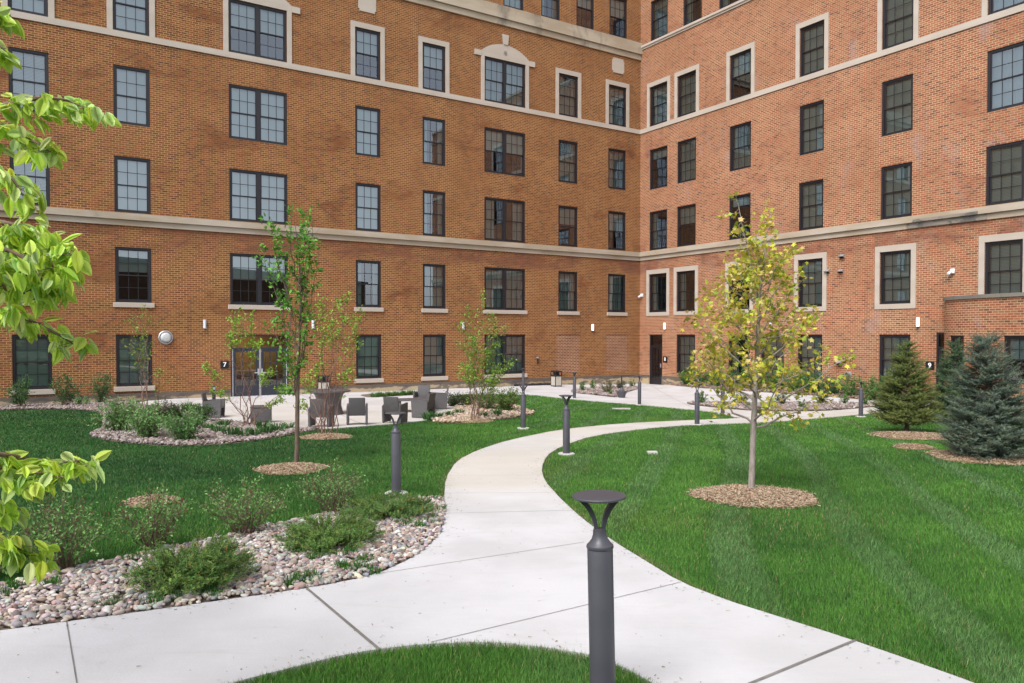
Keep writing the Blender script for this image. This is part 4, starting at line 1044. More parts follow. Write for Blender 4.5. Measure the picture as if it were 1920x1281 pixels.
# ================================================================== THINGS ON THE GROUND AND WALLS
# ---- bollard lights
def make_bollard():
    r = empty('bollard_light')
    pole = MB().lathe([(0.064, 0.0), (0.064, 0.80), (0.0605, 0.808)], 28).build('pole', M['metal'], r, auto=True)
    MB().lathe([(0.0655, 0.806), (0.068, 0.812), (0.0665, 0.822), (0.054, 0.834), (0.041, 0.852), (0.034, 0.875), (0.032, 0.9), (0.02, 0.905)], 28).build('collar', M['metal'], r, auto=True)
    for s in (-1, 1):
        pr = [(0.010, 0.885), (0.014, 0.92), (0.022, 0.955), (0.036, 0.99), (0.056, 1.022), (0.082, 1.05), (0.094, 1.058)]
        V = []
        for x, z in pr:
            wd = 0.012 + 0.016 * (z - 0.885) / 0.17
            for dx, dy in ((-0.006 - 0.05 * (z - 0.885), -wd), (0.010 + 0.05 * (z - 0.885), -wd), (0.010 + 0.05 * (z - 0.885), wd), (-0.006 - 0.05 * (z - 0.885), wd)): V.append((s * (x + dx + 0.004), dy, z))
        Q = [[i * 4 + k, i * 4 + (k + 1) % 4, (i + 1) * 4 + (k + 1) % 4, (i + 1) * 4 + k] for i in range(len(pr) - 1) for k in range(4)]
        mesh_np('arm', V, [np.array(Q), np.array([[0, 1, 2, 3], [24, 27, 26, 25]])], M['metal'], parent=r)
    MB().lathe([(0.1, 1.054), (0.130, 1.057), (0.134, 1.061), (0.134, 1.066), (0.130, 1.070), (0.0005, 1.072)], 40).build('lamp_head', M['metal'], r, auto=True)
    MB().lathe([(0.0005, 1.044), (0.04, 1.046), (0.05, 1.054)], 20).build('lens', M['lens'], r, auto=True)
    MB().lathe([(0.15, -0.08), (0.15, 0.018), (0.142, 0.026), (0.065, 0.027)], 28).build('base_pad', M['pad'], r, auto=True)
    return r
proto = make_bollard()
BO = [((1131, 1324), 0.0, 'dark grey bollard light standing closest, its disc head over the walk'),
      ((743, 925), 0.15, 'dark grey bollard light behind the junipers at the end of the pebble bed'),
      ((1062, 851), 0.6, 'dark grey bollard light on a round pad at the inside bend of the curving walk'),
      ((981, 803), 0.2, 'dark grey bollard light in the lawn between the birch clump and the curving walk'),
      ((1307, 796), -0.3, 'bollard light left of the yellow-green maple, on the far edge of the near lawn'),
      ((1355, 776), 0.9, 'bollard light at the tip of the narrow lawn wedge, under maple leaves'),
      ((1614, 781), 1.1, 'dark grey bollard light at the lawn edge just left of the olive spruce'),
      ((1199, 759), 1.2, 'dark grey bollard light on the lawn corner right of the cigarette urn'),
      ((1077, 747), 0.8, 'bollard light at the left tip of the small gravel bed, near the trash bin'),
      ((981, 734), 0.5, 'small far bollard light close to the left wing wall, right of the birch clump')]
for i, (q, rz, lab) in enumerate(BO):
    o = proto if i == 0 else copy_tree(proto)
    p = gp(*q); o.location = (p[0], p[1], p[2] - 0.012); o.rotation_euler = (0, -0.022 if i == 0 else rng.normal(0, 0.006), rz)
    tag(o, lab, 'bollard light', 'bollard lights along the walks')

# ---- woven patio furniture
def make_armchair():
    r = empty('armchair'); W, D = 0.62, 0.6
    for s in (-1, 1):
        x0, x1 = (-W / 2, -W / 2 + 0.065) if s < 0 else (W / 2 - 0.065, W / 2)
        V = []
        for x in (x0, x1):
            V += [(x, -D / 2 + 0.03, 0.02), (x, D / 2, 0.02), (x, D / 2 + 0.02, 0.52), (x, D / 2 - 0.05, 0.55), (x, -D / 2, 0.585), (x, -D / 2, 0.56)]
        Q = [[i, (i + 1) % 6, 6 + (i + 1) % 6, 6 + i] for i in range(6)]
        bmx = bmesh.new(); vs = [bmx.verts.new(v) for v in V]
        for q in Q: bmx.faces.new([vs[k] for k in q])
        bmx.faces.new([vs[k] for k in range(5, -1, -1)]); bmx.faces.new([vs[k] for k in range(6, 12)])
        bmesh.ops.recalc_face_normals(bmx, faces=bmx.faces); bmesh.ops.bevel(bmx, geom=list(bmx.edges), offset=0.012, segments=2, affect='EDGES')
        b = MB(); b.addbm(bmx); bmx.free()
        for y in (-D / 2 + 0.06, D / 2 - 0.03): b.box((x0 + x1) / 2 - 0.018, (x0 + x1) / 2 + 0.018, y - 0.018, y + 0.018, 0, 0.03)
        b.build('arm', M['weave'], r, auto=True)
    MB().box(-W / 2 + 0.067, W / 2 - 0.067, -D / 2 + 0.02, D / 2 - 0.02, 0.3, 0.38, bev=0.015).build('seat', M['weave'], r, auto=True)
    Mx = Matrix.Translation((0, D / 2 - 0.05, 0.27)) @ Matrix.Rotation(-0.2, 4, 'X')
    MB().box(-W / 2 + 0.068, W / 2 - 0.068, -0.025, 0.025, 0.0, 0.53, Mx, bev=0.014).build('backrest', M['weave'], r, auto=True)
    return r
ac = make_armchair()
# heading: direction the sitter faces, as an angle from +X
AC = [((402, 783), math.radians(8), 'dark woven armchair facing right, beside the birch with the leaning stems'),
      ((603, 800), math.radians(88), 'dark woven armchair drawn up to the near side of the round patio table'),
      ((670, 796), math.radians(100), 'dark woven armchair with its back turned, alone right of the round table'),
      ((741, 793), math.radians(76), 'dark woven armchair with its back turned, behind the disc of the nearer bollard light'),
      ((793, 783), math.radians(160), 'dark woven armchair seen from its side, near the right end of the coffee table'),
      ((823, 767), math.radians(185), 'tall woven armchair farthest right, facing the coffee table'),
      ((792, 764), math.radians(-95), 'dark woven armchair on the far side of the coffee table, facing the lawn')]
for i, (q, hd_, lab) in enumerate(AC):
    o = ac if i == 0 else copy_tree(ac); p = gp(*q)
    o.location = (p[0], p[1], p[2] + 0.008); o.rotation_euler = (0, 0, hd_ + PI / 2); o.scale = (0.86, 0.86, 0.9); tag(o, lab, 'armchair', 'woven armchairs on the patio')
p = gp(490, 792); r = tag(empty('side_table', (p[0], p[1], p[2] + 0.008), 0.25), 'low woven cube table alone in front of door 7', 'table')
MB().box(-0.27, 0.27, -0.27, 0.27, 0.40, 0.44, bev=0.01).build('tabletop', M['weave'], r, auto=True)
for x0, x1, y0, y1 in ((-0.26, 0.26, -0.26, -0.22), (-0.26, 0.26, 0.22, 0.26), (-0.26, -0.22, -0.219, 0.219), (0.22, 0.26, -0.219, 0.219)): MB().box(x0, x1, y0, y1, 0.02, 0.398, bev=0.008).build('side_panel', M['weave'], r, auto=True)
p = gp(778, 772); r = tag(empty('coffee_table', (p[0], p[1], p[2] + 0.008), 0.35), 'long low woven coffee table between the armchairs', 'table')
MB().box(-0.6, 0.6, -0.36, 0.36, 0.36, 0.40, bev=0.012).build('tabletop', M['weave'], r, auto=True)
for x0, x1 in ((-0.57, -0.5), (0.5, 0.57)): MB().box(x0, x1, -0.33, 0.33, 0.0, 0.358, bev=0.01).build('side_panel', M['weave'], r, auto=True)
p = gp(617, 777); r = tag(empty('round_table', (p[0], p[1], p[2] + 0.008)), 'round woven dining table on a waisted pedestal', 'table')
MB().lathe([(0.62, 0.68), (0.65, 0.69), (0.65, 0.725), (0.62, 0.735), (0.001, 0.736)], 36).build('tabletop', M['weave'], r, auto=True)
MB().lathe([(0.44, 0.0), (0.42, 0.06), (0.37, 0.25), (0.37, 0.4), (0.42, 0.58), (0.5, 0.679)], 28).build('pedestal', M['weave'], r, auto=True)

# ---- trash bins
def make_bin():
    r = empty('trash_bin')
    MB().box(-0.2, 0.2, -0.2, 0.2, 0.0, 0.05).build('base', M['black'], r)
    b = MB()
    for x in (-0.2, 0.17):
        for y in (-0.2, 0.17): b.box(x, x + 0.03, y, y + 0.03, 0.051, 0.52)
    b.build('corner_frame', M['black'], r)
    for s in range(4):
        MB().box(-0.166, 0.166, -0.196, -0.17, 0.06, 0.515, Matrix.Rotation(s * PI / 2, 4, 'Z')).build('side_panel', M['cream'], r)
    b = MB(); b.box(-0.22, 0.22, -0.22, 0.22, 0.521, 0.58, bev=0.015); b.box(-0.215, 0.215, -0.215, 0.215, 0.73, 0.8, bev=0.03)
    for x in (-0.215, 0.175):
        for y in (-0.215, 0.175): b.box(x, x + 0.04, y, y + 0.04, 0.575, 0.735)
    b.box(-0.17, 0.17, -0.02, 0.02, 0.575, 0.735)
    b.build('lid', M['black'], r, auto=True)
    return r
tb = make_bin()
for i, (q, w_, lab) in enumerate((((1043, 725), 'L', 'trash bin with cream panels and black lid against the wall left of the bricked-up openings'), ((608, 739.5), 'L', 'trash bin with cream panels and black lid behind the round table'))):
    o = tb if i == 0 else copy_tree(tb); p = gp(*q); o.location = (p[0], p[1], p[2] + 0.006); o.rotation_euler = (0, 0, ROTL); tag(o, lab, 'trash bin', 'trash bins by the wall')
p = gp(1165.5, 746); r = tag(empty('cigarette_urn', (p[0], p[1], p[2] + 0.006)), 'black bell-shaped cigarette urn with a tall neck beside the gravel bed', 'ashtray urn')
MB().lathe([(0.14, 0.0), (0.15, 0.02), (0.185, 0.24), (0.19, 0.27), (0.12, 0.3), (0.06, 0.36), (0.034, 0.42)], 28).build('bowl', M['metal'], r, auto=True)
MB().lathe([(0.031, 0.42), (0.028, 0.84), (0.031, 0.86), (0.031, 0.9), (0.01, 0.92)], 16).build('neck', M['black'], r, auto=True)
for s in (-1, 1):
    V, Q = tubes([(np.array([[s * 0.175, 0, 0.26], [s * 0.215, 0, 0.29], [s * 0.2, 0, 0.2], [s * 0.168, 0, 0.14]]), np.full(4, 0.013))], 8); mesh_np('handle', V, [Q], M['metal'], smooth=True, parent=r)
p = gp(401, 750); r = tag(empty('post', (p[0], p[1], p[2] + 0.0), ROTL), 'thin black push-button post left of door 7', 'post')
MB().box(-0.06, 0.06, -0.06, 0.06, 0, 0.55, bev=0.012).build('shaft', M['black'], r, auto=True); MB().box(-0.045, 0.045, -0.07, -0.061, 0.4, 0.5, bev=0.003).build('button', M['grey'], r)

# ---- wall fittings: local x to the viewer's right, -y out of the wall
def wallmount(name, wing, px, py, label, cat, group=None):
    P, rot, wh = (PL, ROTL, wallhit(px, py, DL, NL)) if wing == 'L' else (PR, ROTR, wallhit(px, py, DR, NR))
    q = P(wh[0]); return tag(empty(name, (q[0], q[1], wh[1]), rot), label, cat, group)
lamps = [('L', 58, 603, 0, 'unlit white wall lamp over the leftmost ground floor window'), ('L', 383.5, 607.5, 0, 'unlit white wall lamp above the sign reading 7'), ('L', 586.5, 608, 0, 'unlit white wall lamp right of the double door'),
         ('L', 868, 611, 0, 'unlit white wall lamp half hidden by the leafy birch clump'), ('L', 1110.5, 614, 1, 'glowing wall lamp above the two bricked-up openings'), ('R', 1247, 611.5, 1, 'glowing wall lamp above door 8'),
         ('R', 1446, 611, 0, 'unlit wall lamp behind the maple crown'), ('R', 1722, 604, 1, 'glowing wall lamp above the sign reading 9')]
for wg, px, py, on, lab in lamps:
    r = wallmount('wall_lamp', wg, px, py, lab, 'wall lamp', 'wall lamps of the building')
    MB().box(-0.06, 0.06, -0.03, -0.001, -0.175, 0.175).build('back_plate', M['grey'], r)
    b = MB(); n = 12; V = []
    for z in (-0.165, 0.165):
        for k_ in range(n + 1):
            a_ = PI * k_ / n; V.append((-0.06 * math.cos(a_), -0.031 - 0.07 * math.sin(a_), z))
    i_ = np.arange(n); b.add(V, [np.stack([i_, i_ + 1, i_ + 2 + n, i_ + 1 + n], 1), ]); b.add([V[k_] for k_ in range(n + 1)], [[list(range(n + 1))]]); b.add([V[n + 1 + k_] for k_ in range(n + 1)], [[list(range(n, -1, -1))]])
    b.build('diffuser', M['lit'] if on else M['unlit'], r)
    MB().box(-0.063, 0.063, -0.104, -0.031, -0.19, -0.167).build('end_cap', M['grey'], r)
def text_mesh(s, size, parent, y):
    cu = bpy.data.curves.new('numeral', 'FONT'); cu.body = s; cu.size = size; cu.align_x = 'CENTER'; cu.align_y = 'CENTER'; cu.extrude = 0.003; cu.offset = 0.006
    t_ = bpy.data.objects.new('numeral', cu); COL.objects.link(t_)
    bpy.context.view_layer.update()
    me = bpy.data.meshes.new_from_object(t_.evaluated_get(bpy.context.evaluated_depsgraph_get())); bpy.data.objects.remove(t_)
    me.materials.clear(); me.materials.append(M['ink'])
    o = bpy.data.objects.new('numeral', me); link(o, parent); o.rotation_euler = (PI / 2, 0, 0); o.location = (0, y, 0); return o
for wg, px, py, ch in (('L', 421, 684, '7'), ('R', 1247.6, 674, '8'), ('R', 1744, 685.5, '9')):
    r = wallmount('door_sign', wg, px, py, f'square black sign with the white number {ch} beside its door', 'door sign', 'door number signs')
    MB().box(-0.16, 0.16, -0.03, -0.001, -0.16, 0.16, bev=0.004).build('plate', M['sign'], r); text_mesh(ch, 0.26, r, -0.034)
r = wallmount('wall_vent', 'L', 310.5, 633, 'large round grey exhaust vent right of the second ground floor window', 'vent')
RX = Matrix.Rotation(PI / 2, 4, 'X')
MB().lathe([(0.27, 0.0), (0.27, 0.05), (0.245, 0.07), (0.225, 0.07), (0.2, 0.03)], 32, M=RX).build('flange', M['grey'], r, auto=True)
MB().lathe([(0.2, 0.028), (0.19, 0.09), (0.13, 0.15), (0.001, 0.17)], 28, M=RX).build('cap', simple('vent_cap', (0.5, 0.5, 0.5), 0.5), r, auto=True)
for wg, px, py, lab in (('R', 1204.5, 554, 'small white security camera on the wall by the inner corner'), ('R', 1787, 509, 'white security camera between the two rightmost second storey windows')):
    r = wallmount('security_camera', wg, px, py, lab, 'security camera', 'security cameras on the right wing')
    MB().box(-0.08, 0.08, -0.08, -0.001, -0.08, 0.1, bev=0.02).build('mount', M['white'], r, auto=True)
    MB().lathe([(0.05, 0.0), (0.055, 0.01), (0.055, 0.2), (0.04, 0.21)], 18, M=Matrix.Translation((-0.05, -0.07, -0.02)) @ Matrix.Rotation(2.0, 4, 'X')).build('camera_body', M['white'], r, auto=True)
def hood(px, py, lab, s=1.0):
    r = wallmount('wall_vent', 'R', px, py, lab, 'vent')
    V = [(-.11, 0, .08), (.11, 0, .08), (.11, -.16, -.03), (-.11, -.16, -.03), (-.11, 0, -.1), (.11, 0, -.1)]
    mesh_np('hood', np.array(V) * s, [np.array([[0, 1, 2, 3]]), np.array([[0, 3, 4], [1, 5, 2]])], M['grey'], parent=r); MB().box(-.1 * s, .1 * s, -0.01, -0.001, -.1 * s, .08 * s).build('grille', M['black'], r)
hood(1580, 480, 'small grey hooded vent, topmost of three on the right wing wall'); hood(1552, 508, 'small grey hooded vent beside the stone-framed window, lower left of three'); hood(1577.5, 508, 'small grey hooded vent, lower right of three on the right wing wall'); hood(1575, 679, 'silver hooded vent low on the right wing wall', 1.2)
r = wallmount('pipe_outlet', 'R', 1592, 702, 'short round pipe outlet above the right hedge', 'pipe')
MB().lathe([(0.09, 0.0), (0.09, 0.2), (0.07, 0.2), (0.065, 0.02)], 20, M=RX).build('pipe', M['grey'], r, auto=True); MB().lathe([(0.13, 0.001), (0.13, 0.02), (0.09, 0.025)], 20, M=RX).build('flange', M['grey'], r)
r = wallmount('wall_spigot', 'L', 1007, 671, 'small dark wall spigot left of the bricked-up opening', 'spigot')
MB().lathe([(0.05, 0.0), (0.05, 0.05), (0.03, 0.12)], 14, M=RX).build('valve', M['grey'], r, auto=True); MB().box(-0.03, 0.03, -0.1, -0.04, -0.3, -0.05, bev=0.01).build('spout', M['black'], r, auto=True)
V_ = []
for px in np.linspace(962, 1034, 16):
    u = uL(px); q = PL(u, 0.14); V_.append((q[0], q[1], float(g(*q)) + 0.06 + 0.012 * math.sin(px * 0.5)))
V, Q = tubes([(np.array(V_), 0.06 + 0.004 * np.sin(np.arange(16) * 2.0))], 10); tag(mesh_np('drain_pipe', V, [Q], M['black'], smooth=True), 'black flexible drain pipe lying along the foot of the wall', 'pipe')
for q, sx, lab in (((1223, 848.5), 0.09, 'small white utility cover flush in the lawn left of the maple'), ((1165, 766.5), 0.3, 'pale flat utility cover in the narrow lawn below the cigarette urn')):
    p = gp(*q); o = MB().box(-sx, sx, -0.08, 0.08, -0.05, 0.02, bev=0.006).build('utility_cover', M['pad']); o.location = p; tag(o, lab, 'utility cover')
# ================================================================== PLANTS
LEAF_V = np.array([[0, 0, 0], [0.5, 0, -0.05], [1, 0, -0.16], [0.26, 0.24, 0.04], [0.62, 0.24, -0.01], [0.26, -0.24, 0.04], [0.62, -0.24, -0.01]])
LEAF_F = np.array([[0, 1, 3], [1, 4, 3], [1, 2, 4], [0, 5, 1], [1, 5, 6], [1, 6, 2]])
_xs = [0.0, 0.12, 0.32, 0.55, 0.78, 0.93, 1.0]; _ws = [0.0, 0.16, 0.265, 0.265, 0.17, 0.06, 0.0]
BIG_V = np.array([[x, 0, -0.22 * x * x] for x in _xs] + [[x, w, 0.10 * w - 0.22 * x * x + 0.02 * math.sin(x * 17)] for x, w in zip(_xs[1:-1], _ws[1:-1])] + [[x, -w, 0.10 * w - 0.22 * x * x + 0.02 * math.sin(x * 15 + 1)] for x, w in zip(_xs[1:-1], _ws[1:-1])])
BIG_F = []
for _o in (7, 12):
    BIG_F += [[0, 1, _o], [5, 6, _o + 4]]
    for _i in range(4): BIG_F += [[1 + _i, 2 + _i, _o + _i + 1], [1 + _i, _o + _i + 1, _o + _i]]
BIG_F = np.array(BIG_F)
DIA_V = np.array([[0, 0, 0], [0.5, 0.27, 0.06], [1, 0, -0.04], [0.5, -0.27, 0.06]]); DIA_F = np.array([[0, 1, 2], [0, 2, 3]])
_a = [0, 14, 30, 52, 72, 100, 128, 150, 172]; _r = [1.0, 0.62, 0.5, 0.92, 0.5, 0.52, 0.66, 0.34, 0.2]
_pts = [(0.4 + 0.0, 0.0, 0.0)] + [(0.35 + 0.65 * rr * math.cos(math.radians(aa)), 0.62 * rr * math.sin(math.radians(aa)), -0.10 * rr * rr + 0.04) for aa, rr in zip(_a, _r)] + [(0.0, 0, 0)] + [(0.35 + 0.65 * rr * math.cos(math.radians(aa)), -0.62 * rr * math.sin(math.radians(aa)), -0.10 * rr * rr + 0.04) for aa, rr in list(zip(_a, _r))[:0:-1]]
MAP_V = np.array(_pts); MAP_F = np.array([[0, i, i + 1 if i + 1 < len(_pts) else 1] for i in range(1, len(_pts))])
def needle_base(nn=14, L=1.0, w=0.028, ln=0.34):
    """a shoot along +X with needles around it"""
    r_ = np.random.default_rng(5); V, Fc = [], []
    for k in range(nn):
        t = (k + 0.5) / nn * 0.95; a = k * 2.399; e = r_.uniform(0.75, 1.15) * ln * (1.0 - 0.35 * t)
        d = np.array([0.62, 0.78 * math.cos(a), 0.78 * math.sin(a)]); s = np.cross(d, [1, 0, 0]); s /= np.linalg.norm(s)
        p = np.array([t * L, 0, 0]); n = len(V)
        V += [p - s * w, p + s * w, p + d * e]; Fc.append([n, n + 1, n + 2])
    n = len(V); V += [np.array([0, -0.03, 0]), np.array([0, 0.03, 0]), np.array([1.12, 0, 0.0])]; Fc.append([n, n + 1, n + 2])
    return np.array(V), np.array(Fc)
ND_V, ND_F = needle_base()
ND2_V, ND2_F = needle_base(9, 1.0, 0.045, 0.36)

def curve(p0, p1, sag=0.0, wob=0.02, n=8):
    p0, p1 = np.asarray(p0, float), np.asarray(p1, float); t = np.linspace(0, 1, n)[:, None]
    P = p0 + (p1 - p0) * t; L = np.linalg.norm(p1 - p0)
    P[:, 2:] += sag * L * (4 * t * (1 - t)) * 0.5
    w = rng.normal(0, wob * L, (n, 3)); w[0] = 0; w[-1] = 0; return P + w
def onpath(P, t):
    i = np.clip(t * (len(P) - 1), 0, len(P) - 1.001); k = int(i); f = i - k
    return P[k] * (1 - f) + P[k + 1] * f, (P[k + 1] - P[k]) / (np.linalg.norm(P[k + 1] - P[k]) + 1e-9)
def unit(v): v = np.asarray(v, float); return v / (np.linalg.norm(v) + 1e-9)
class Plant:
    def __init__(s): s.lines = []; s.pos = []; s.dir = []
    def leafat(s, p, d, n, spread):
        for _ in range(n): s.pos.append(np.asarray(p) + rng.normal(0, spread, 3)); s.dir.append(d)
    def twig(s, p0, d, L, r, nl, spread, up=0.3, leaf_from=0.25, sub=0, step=0.1, n=6):
        d = unit(d); p1 = p0 + d * L + np.array([0, 0, up * L * 0.4]); P = curve(p0, p1, -0.1 * up, 0.03, n)
        s.lines.append((P, np.linspace(r, r * 0.3, n)))
        for t in np.arange(leaf_from, 1.01, max(step / L, 0.04)):
            q, dd = onpath(P, min(t, 0.999)); s.leafat(q, unit(dd + rng.normal(0, 0.8, 3)), nl, spread)
        for k in range(sub):
            t = rng.uniform(0.25, 0.9); q, dd = onpath(P, t); s.twig(q, unit(dd + rng.normal(0, 0.55, 3)), L * rng.uniform(0.28, 0.5), r * 0.55, nl, spread, up, 0.2, 0, step, 4)
    def finish(s, root, name_wood, bark, leafname, bV, bF, size, cols, mat, droop=0.0, k=6, svar=0.32, flat=0.0, jit=0.14, smooth=False):
        if s.lines:
            V, Q = tubes(s.lines, k); mesh_np(name_wood, V - np.array(root.location), [Q], bark, smooth=True, parent=root)
        P = np.array(s.pos); D = np.array(s.dir); n = len(P)
        D = D + np.array([0, 0, -droop]) + rng.normal(0, 0.25, (n, 3))
        if flat: D[:, 2] *= (1 - flat)
        V, Fc, c = scatter(bV, bF, P - np.array(root.location), frames(D, rng.normal(0, 0.7, n)), size * rng.uniform(1 - svar, 1 + svar, n), pick(cols, n, jit))
        return mesh_np(leafname, V, [Fc], mat, col=c, smooth=smooth, parent=root)
def at(px, py, Y):
    """point seen at a photo pixel at distance Y"""
    d = ray(px, py); d = d / d[1] * Y; return np.array([d[0], d[1], d[2] + CZ])
GREEN = [(0.095, 0.24, 0.04), (0.10, 0.24, 0.04), (0.055, 0.14, 0.025), (0.13, 0.28, 0.045)]
LIME = [(0.21, 0.38, 0.045), (0.28, 0.45, 0.06), (0.16, 0.31, 0.04), (0.34, 0.47, 0.08)]

# ---- young maple with yellow-green leaves
b0 = gp(1409, 924); D0 = b0[1]
r = tag(empty('maple_tree', b0), 'young maple with yellow-green spring leaves in the large mulch ring on the right lawn', 'tree')
t = Plant(); T = np.array([at(px, py, D0) for px, py in ((1408.5, 928), (1409, 900), (1411, 850), (1413, 790), (1417, 710), (1421, 630), (1424, 560), (1427, 500))])
t.lines.append((T, np.array([0.05, 0.043, 0.040, 0.038, 0.031, 0.024, 0.017, 0.012])))
for tgt, f in (((1384, 382), 0.82), ((1446, 402), 0.98), ((1418, 440), 0.98)):
    q, _ = onpath(T, f); P = curve(q, at(tgt[0], tgt[1], D0 + rng.normal(0, 0.1)), 0.05, 0.02, 8); t.lines.append((P, np.linspace(0.014, 0.004, 8)))
    for f2 in np.linspace(0.15, 1, 12):
        q2, dd = onpath(P, min(f2, 0.999)); t.twig(q2, unit(dd * 0.6 + rng.normal(0, 0.7, 3)), rng.uniform(0.1, 0.24), 0.004, 4, 0.035, 0.1, 0.3, 0, 0.07, 4)
NBR = 38
for k in range(NBR):
    f = k / (NBR - 1); tt = 0.40 + 0.58 * f; q, _ = onpath(T, tt); az = k * 2.399 + rng.normal(0, 0.25)
    Lh = (1.0 * (1 - f) ** 0.55 + 0.30) * rng.uniform(0.72, 1.08) * (0.86 if f < 0.12 else 1.0)
    el = math.radians(rng.uniform(22, 44) + 18 * f); d = np.array([math.cos(az) * math.cos(el), math.sin(az) * math.cos(el), math.sin(el)])
    P = curve(q, q + d * Lh * 1.0, -0.12, 0.025, 8); t.lines.append((P, np.linspace(0.017 * (1 - 0.55 * f), 0.0035, 8)))
    for f2 in np.arange(0.28, 1.0, 0.1 / Lh):
        q2, dd = onpath(P, min(f2, 0.999)); t.twig(q2, unit(dd + rng.normal(0, 0.75, 3)), rng.uniform(0.08, 0.28) , 0.003, 8, 0.05, 0.2, 0.45, 0, 0.08, 4)
    q2, dd = onpath(P, 0.999); t.leafat(q2, dd, 4, 0.04)
t.finish(r, 'trunk', M['barkM'], 'crown', MAP_V, MAP_F, 0.068, [(0.50, 0.50, 0.05), (0.42, 0.48, 0.055), (0.60, 0.53, 0.07), (0.30, 0.40, 0.045), (0.64, 0.53, 0.17), (0.56, 0.50, 0.045), (0.66, 0.48, 0.20)], M['leaf'], 0.35, 7)

# ---- slender upright tree left of the walk
b0 = gp(556, 871); D0 = b0[1]
r = tag(empty('young_tree', b0), 'slender upright young tree with thin green foliage in a mulch ring on the left lawn', 'tree')
t = Plant(); T = np.array([at(px, py, D0) for px, py in ((556, 874), (557, 830), (557.5, 780), (558, 720), (560, 660), (563, 600), (564, 540), (561, 470), (552, 415))])
t.lines.append((T, np.array([0.045, 0.038, 0.036, 0.033, 0.028, 0.022, 0.016, 0.009, 0.004])))
for (px, py), f in (((506, 415), .55), ((585, 400), .62), ((520, 440), .5), ((578, 455), .55), ((588, 540), .42), ((532, 500), .48), ((512, 600), .36), ((598, 470), .45), ((545, 400), .7), ((573, 400), .68), ((525, 560), .38), ((580, 600), .4), ((495, 470), .5), ((540, 640), .33), ((567, 425), .6), ((530, 655), .3)):
    q, _ = onpath(T, f); e = at(px, py, D0 + rng.normal(0, 0.35)); P = curve(q, e, -0.14, 0.02, 9); t.lines.append((P, np.linspace(0.013, 0.0025, 9)))
    top = py < 480
    for f2 in np.arange(0.2, 1.0, 0.055):
        q2, dd = onpath(P, f2); on = rng.random() < (0.92 if (top and f2 > 0.66) else 0.42)
        t.twig(q2, unit(dd + rng.normal(0, 0.6, 3)), rng.uniform(0.08, 0.24), 0.0025, 6 if on else 0, 0.035, 0.3, 0.3, 0, 0.07, 4)
    q2, dd = onpath(P, 0.999); t.leafat(q2, dd, 5, 0.05)
for _ in range(26):
    q, dd = onpath(T, rng.uniform(0.3, 0.95)); t.twig(q, unit(np.append(rng.normal(0, 1, 2), 0.6)), rng.uniform(0.1, 0.3), 0.003, 2, 0.025, 0.3, 0.3, 0, 0.1, 4)
t.finish(r, 'trunk', M['barkD'], 'crown', LEAF_V, LEAF_F, 0.068, [(0.15, 0.38, 0.05), (0.11, 0.30, 0.04), (0.21, 0.44, 0.065), (0.08, 0.22, 0.03)], M['leaf'], 0.25, 6)

# ---- multi-stemmed river birches
def birch(q, label, stems, lo, size, dens, cols=LIME, extra=6):
    b0 = gp(*q); D0 = b0[1]; r = tag(empty('birch_tree', b0), label, 'tree', 'multi-stemmed birches on the patio edge'); t = Plant()
    for (px, py) in stems:
        bs = b0 + np.array([rng.normal(0, 0.09), rng.normal(0, 0.09), -0.03]); e = at(px, py, D0 + rng.normal(0, 0.45)); P = curve(bs, e, 0.10 if abs(px - q[0]) > 25 else 0.03, 0.016, 12)
        t.lines.append((P, np.linspace(0.0125, 0.0028, 12))); L = np.linalg.norm(e - bs)
        for f in np.arange(0.10, 1.0, 0.028):
            p_, dd = onpath(P, f); leafy = f > lo + rng.normal(0, 0.08)
            if not leafy and rng.random() < 0.5: continue
            d = unit(dd * 0.9 + np.append(rng.normal(0, 0.75, 2), rng.normal(0.15, 0.3)))
            t.twig(p_, d, rng.uniform(0.15, 0.5) * (1.15 - 0.6 * f), 0.0021 if not leafy else 0.002, dens * 2 if leafy else 0, 0.035, 0.3, 0.3, 1, 0.085, 5)
        p_, dd = onpath(P, 0.999); t.leafat(p_, dd, 6, 0.06)
    t.finish(r, 'trunk', M['barkB'], 'crown', DIA_V, DIA_F, size, cols, M['leaf'], 0.3, 5)
birch((611, 817), 'birch clump with bare lower stems in a mulch ring before the round table', [(600, 566), (628, 572), (652, 566), (676, 590), (640, 600), (664, 625), (606, 620), (572, 720), (652, 700), (590, 690), (566, 760)], 0.74, 0.065, 2)
birch((462, 800), 'birch clump with reddish stems in the gravel bed in front of door 7', [(437, 592), (452, 600), (470, 606), (430, 632), (390, 690), (505, 700), (478, 650), (540, 728), (402, 735), (520, 752)], 0.76, 0.065, 3)
birch((886, 789), 'fullest leafy birch clump, right of the woven armchairs', [(905, 556), (880, 590), (868, 610), (925, 596), (945, 620), (890, 640), (915, 660), (955, 680), (875, 690), (935, 700)], 0.40, 0.065, 2, [(0.20, 0.35, 0.045), (0.26, 0.42, 0.065), (0.13, 0.26, 0.04), (0.31, 0.44, 0.08)])
birch((280, 806), 'thin birch clump among the round shrubs in front of the second ground floor window', [(245, 600), (268, 580), (282, 600), (300, 700), (262, 660)], 0.62, 0.06, 1, [(0.17, 0.27, 0.04), (0.22, 0.33, 0.05), (0.25, 0.25, 0.06)])

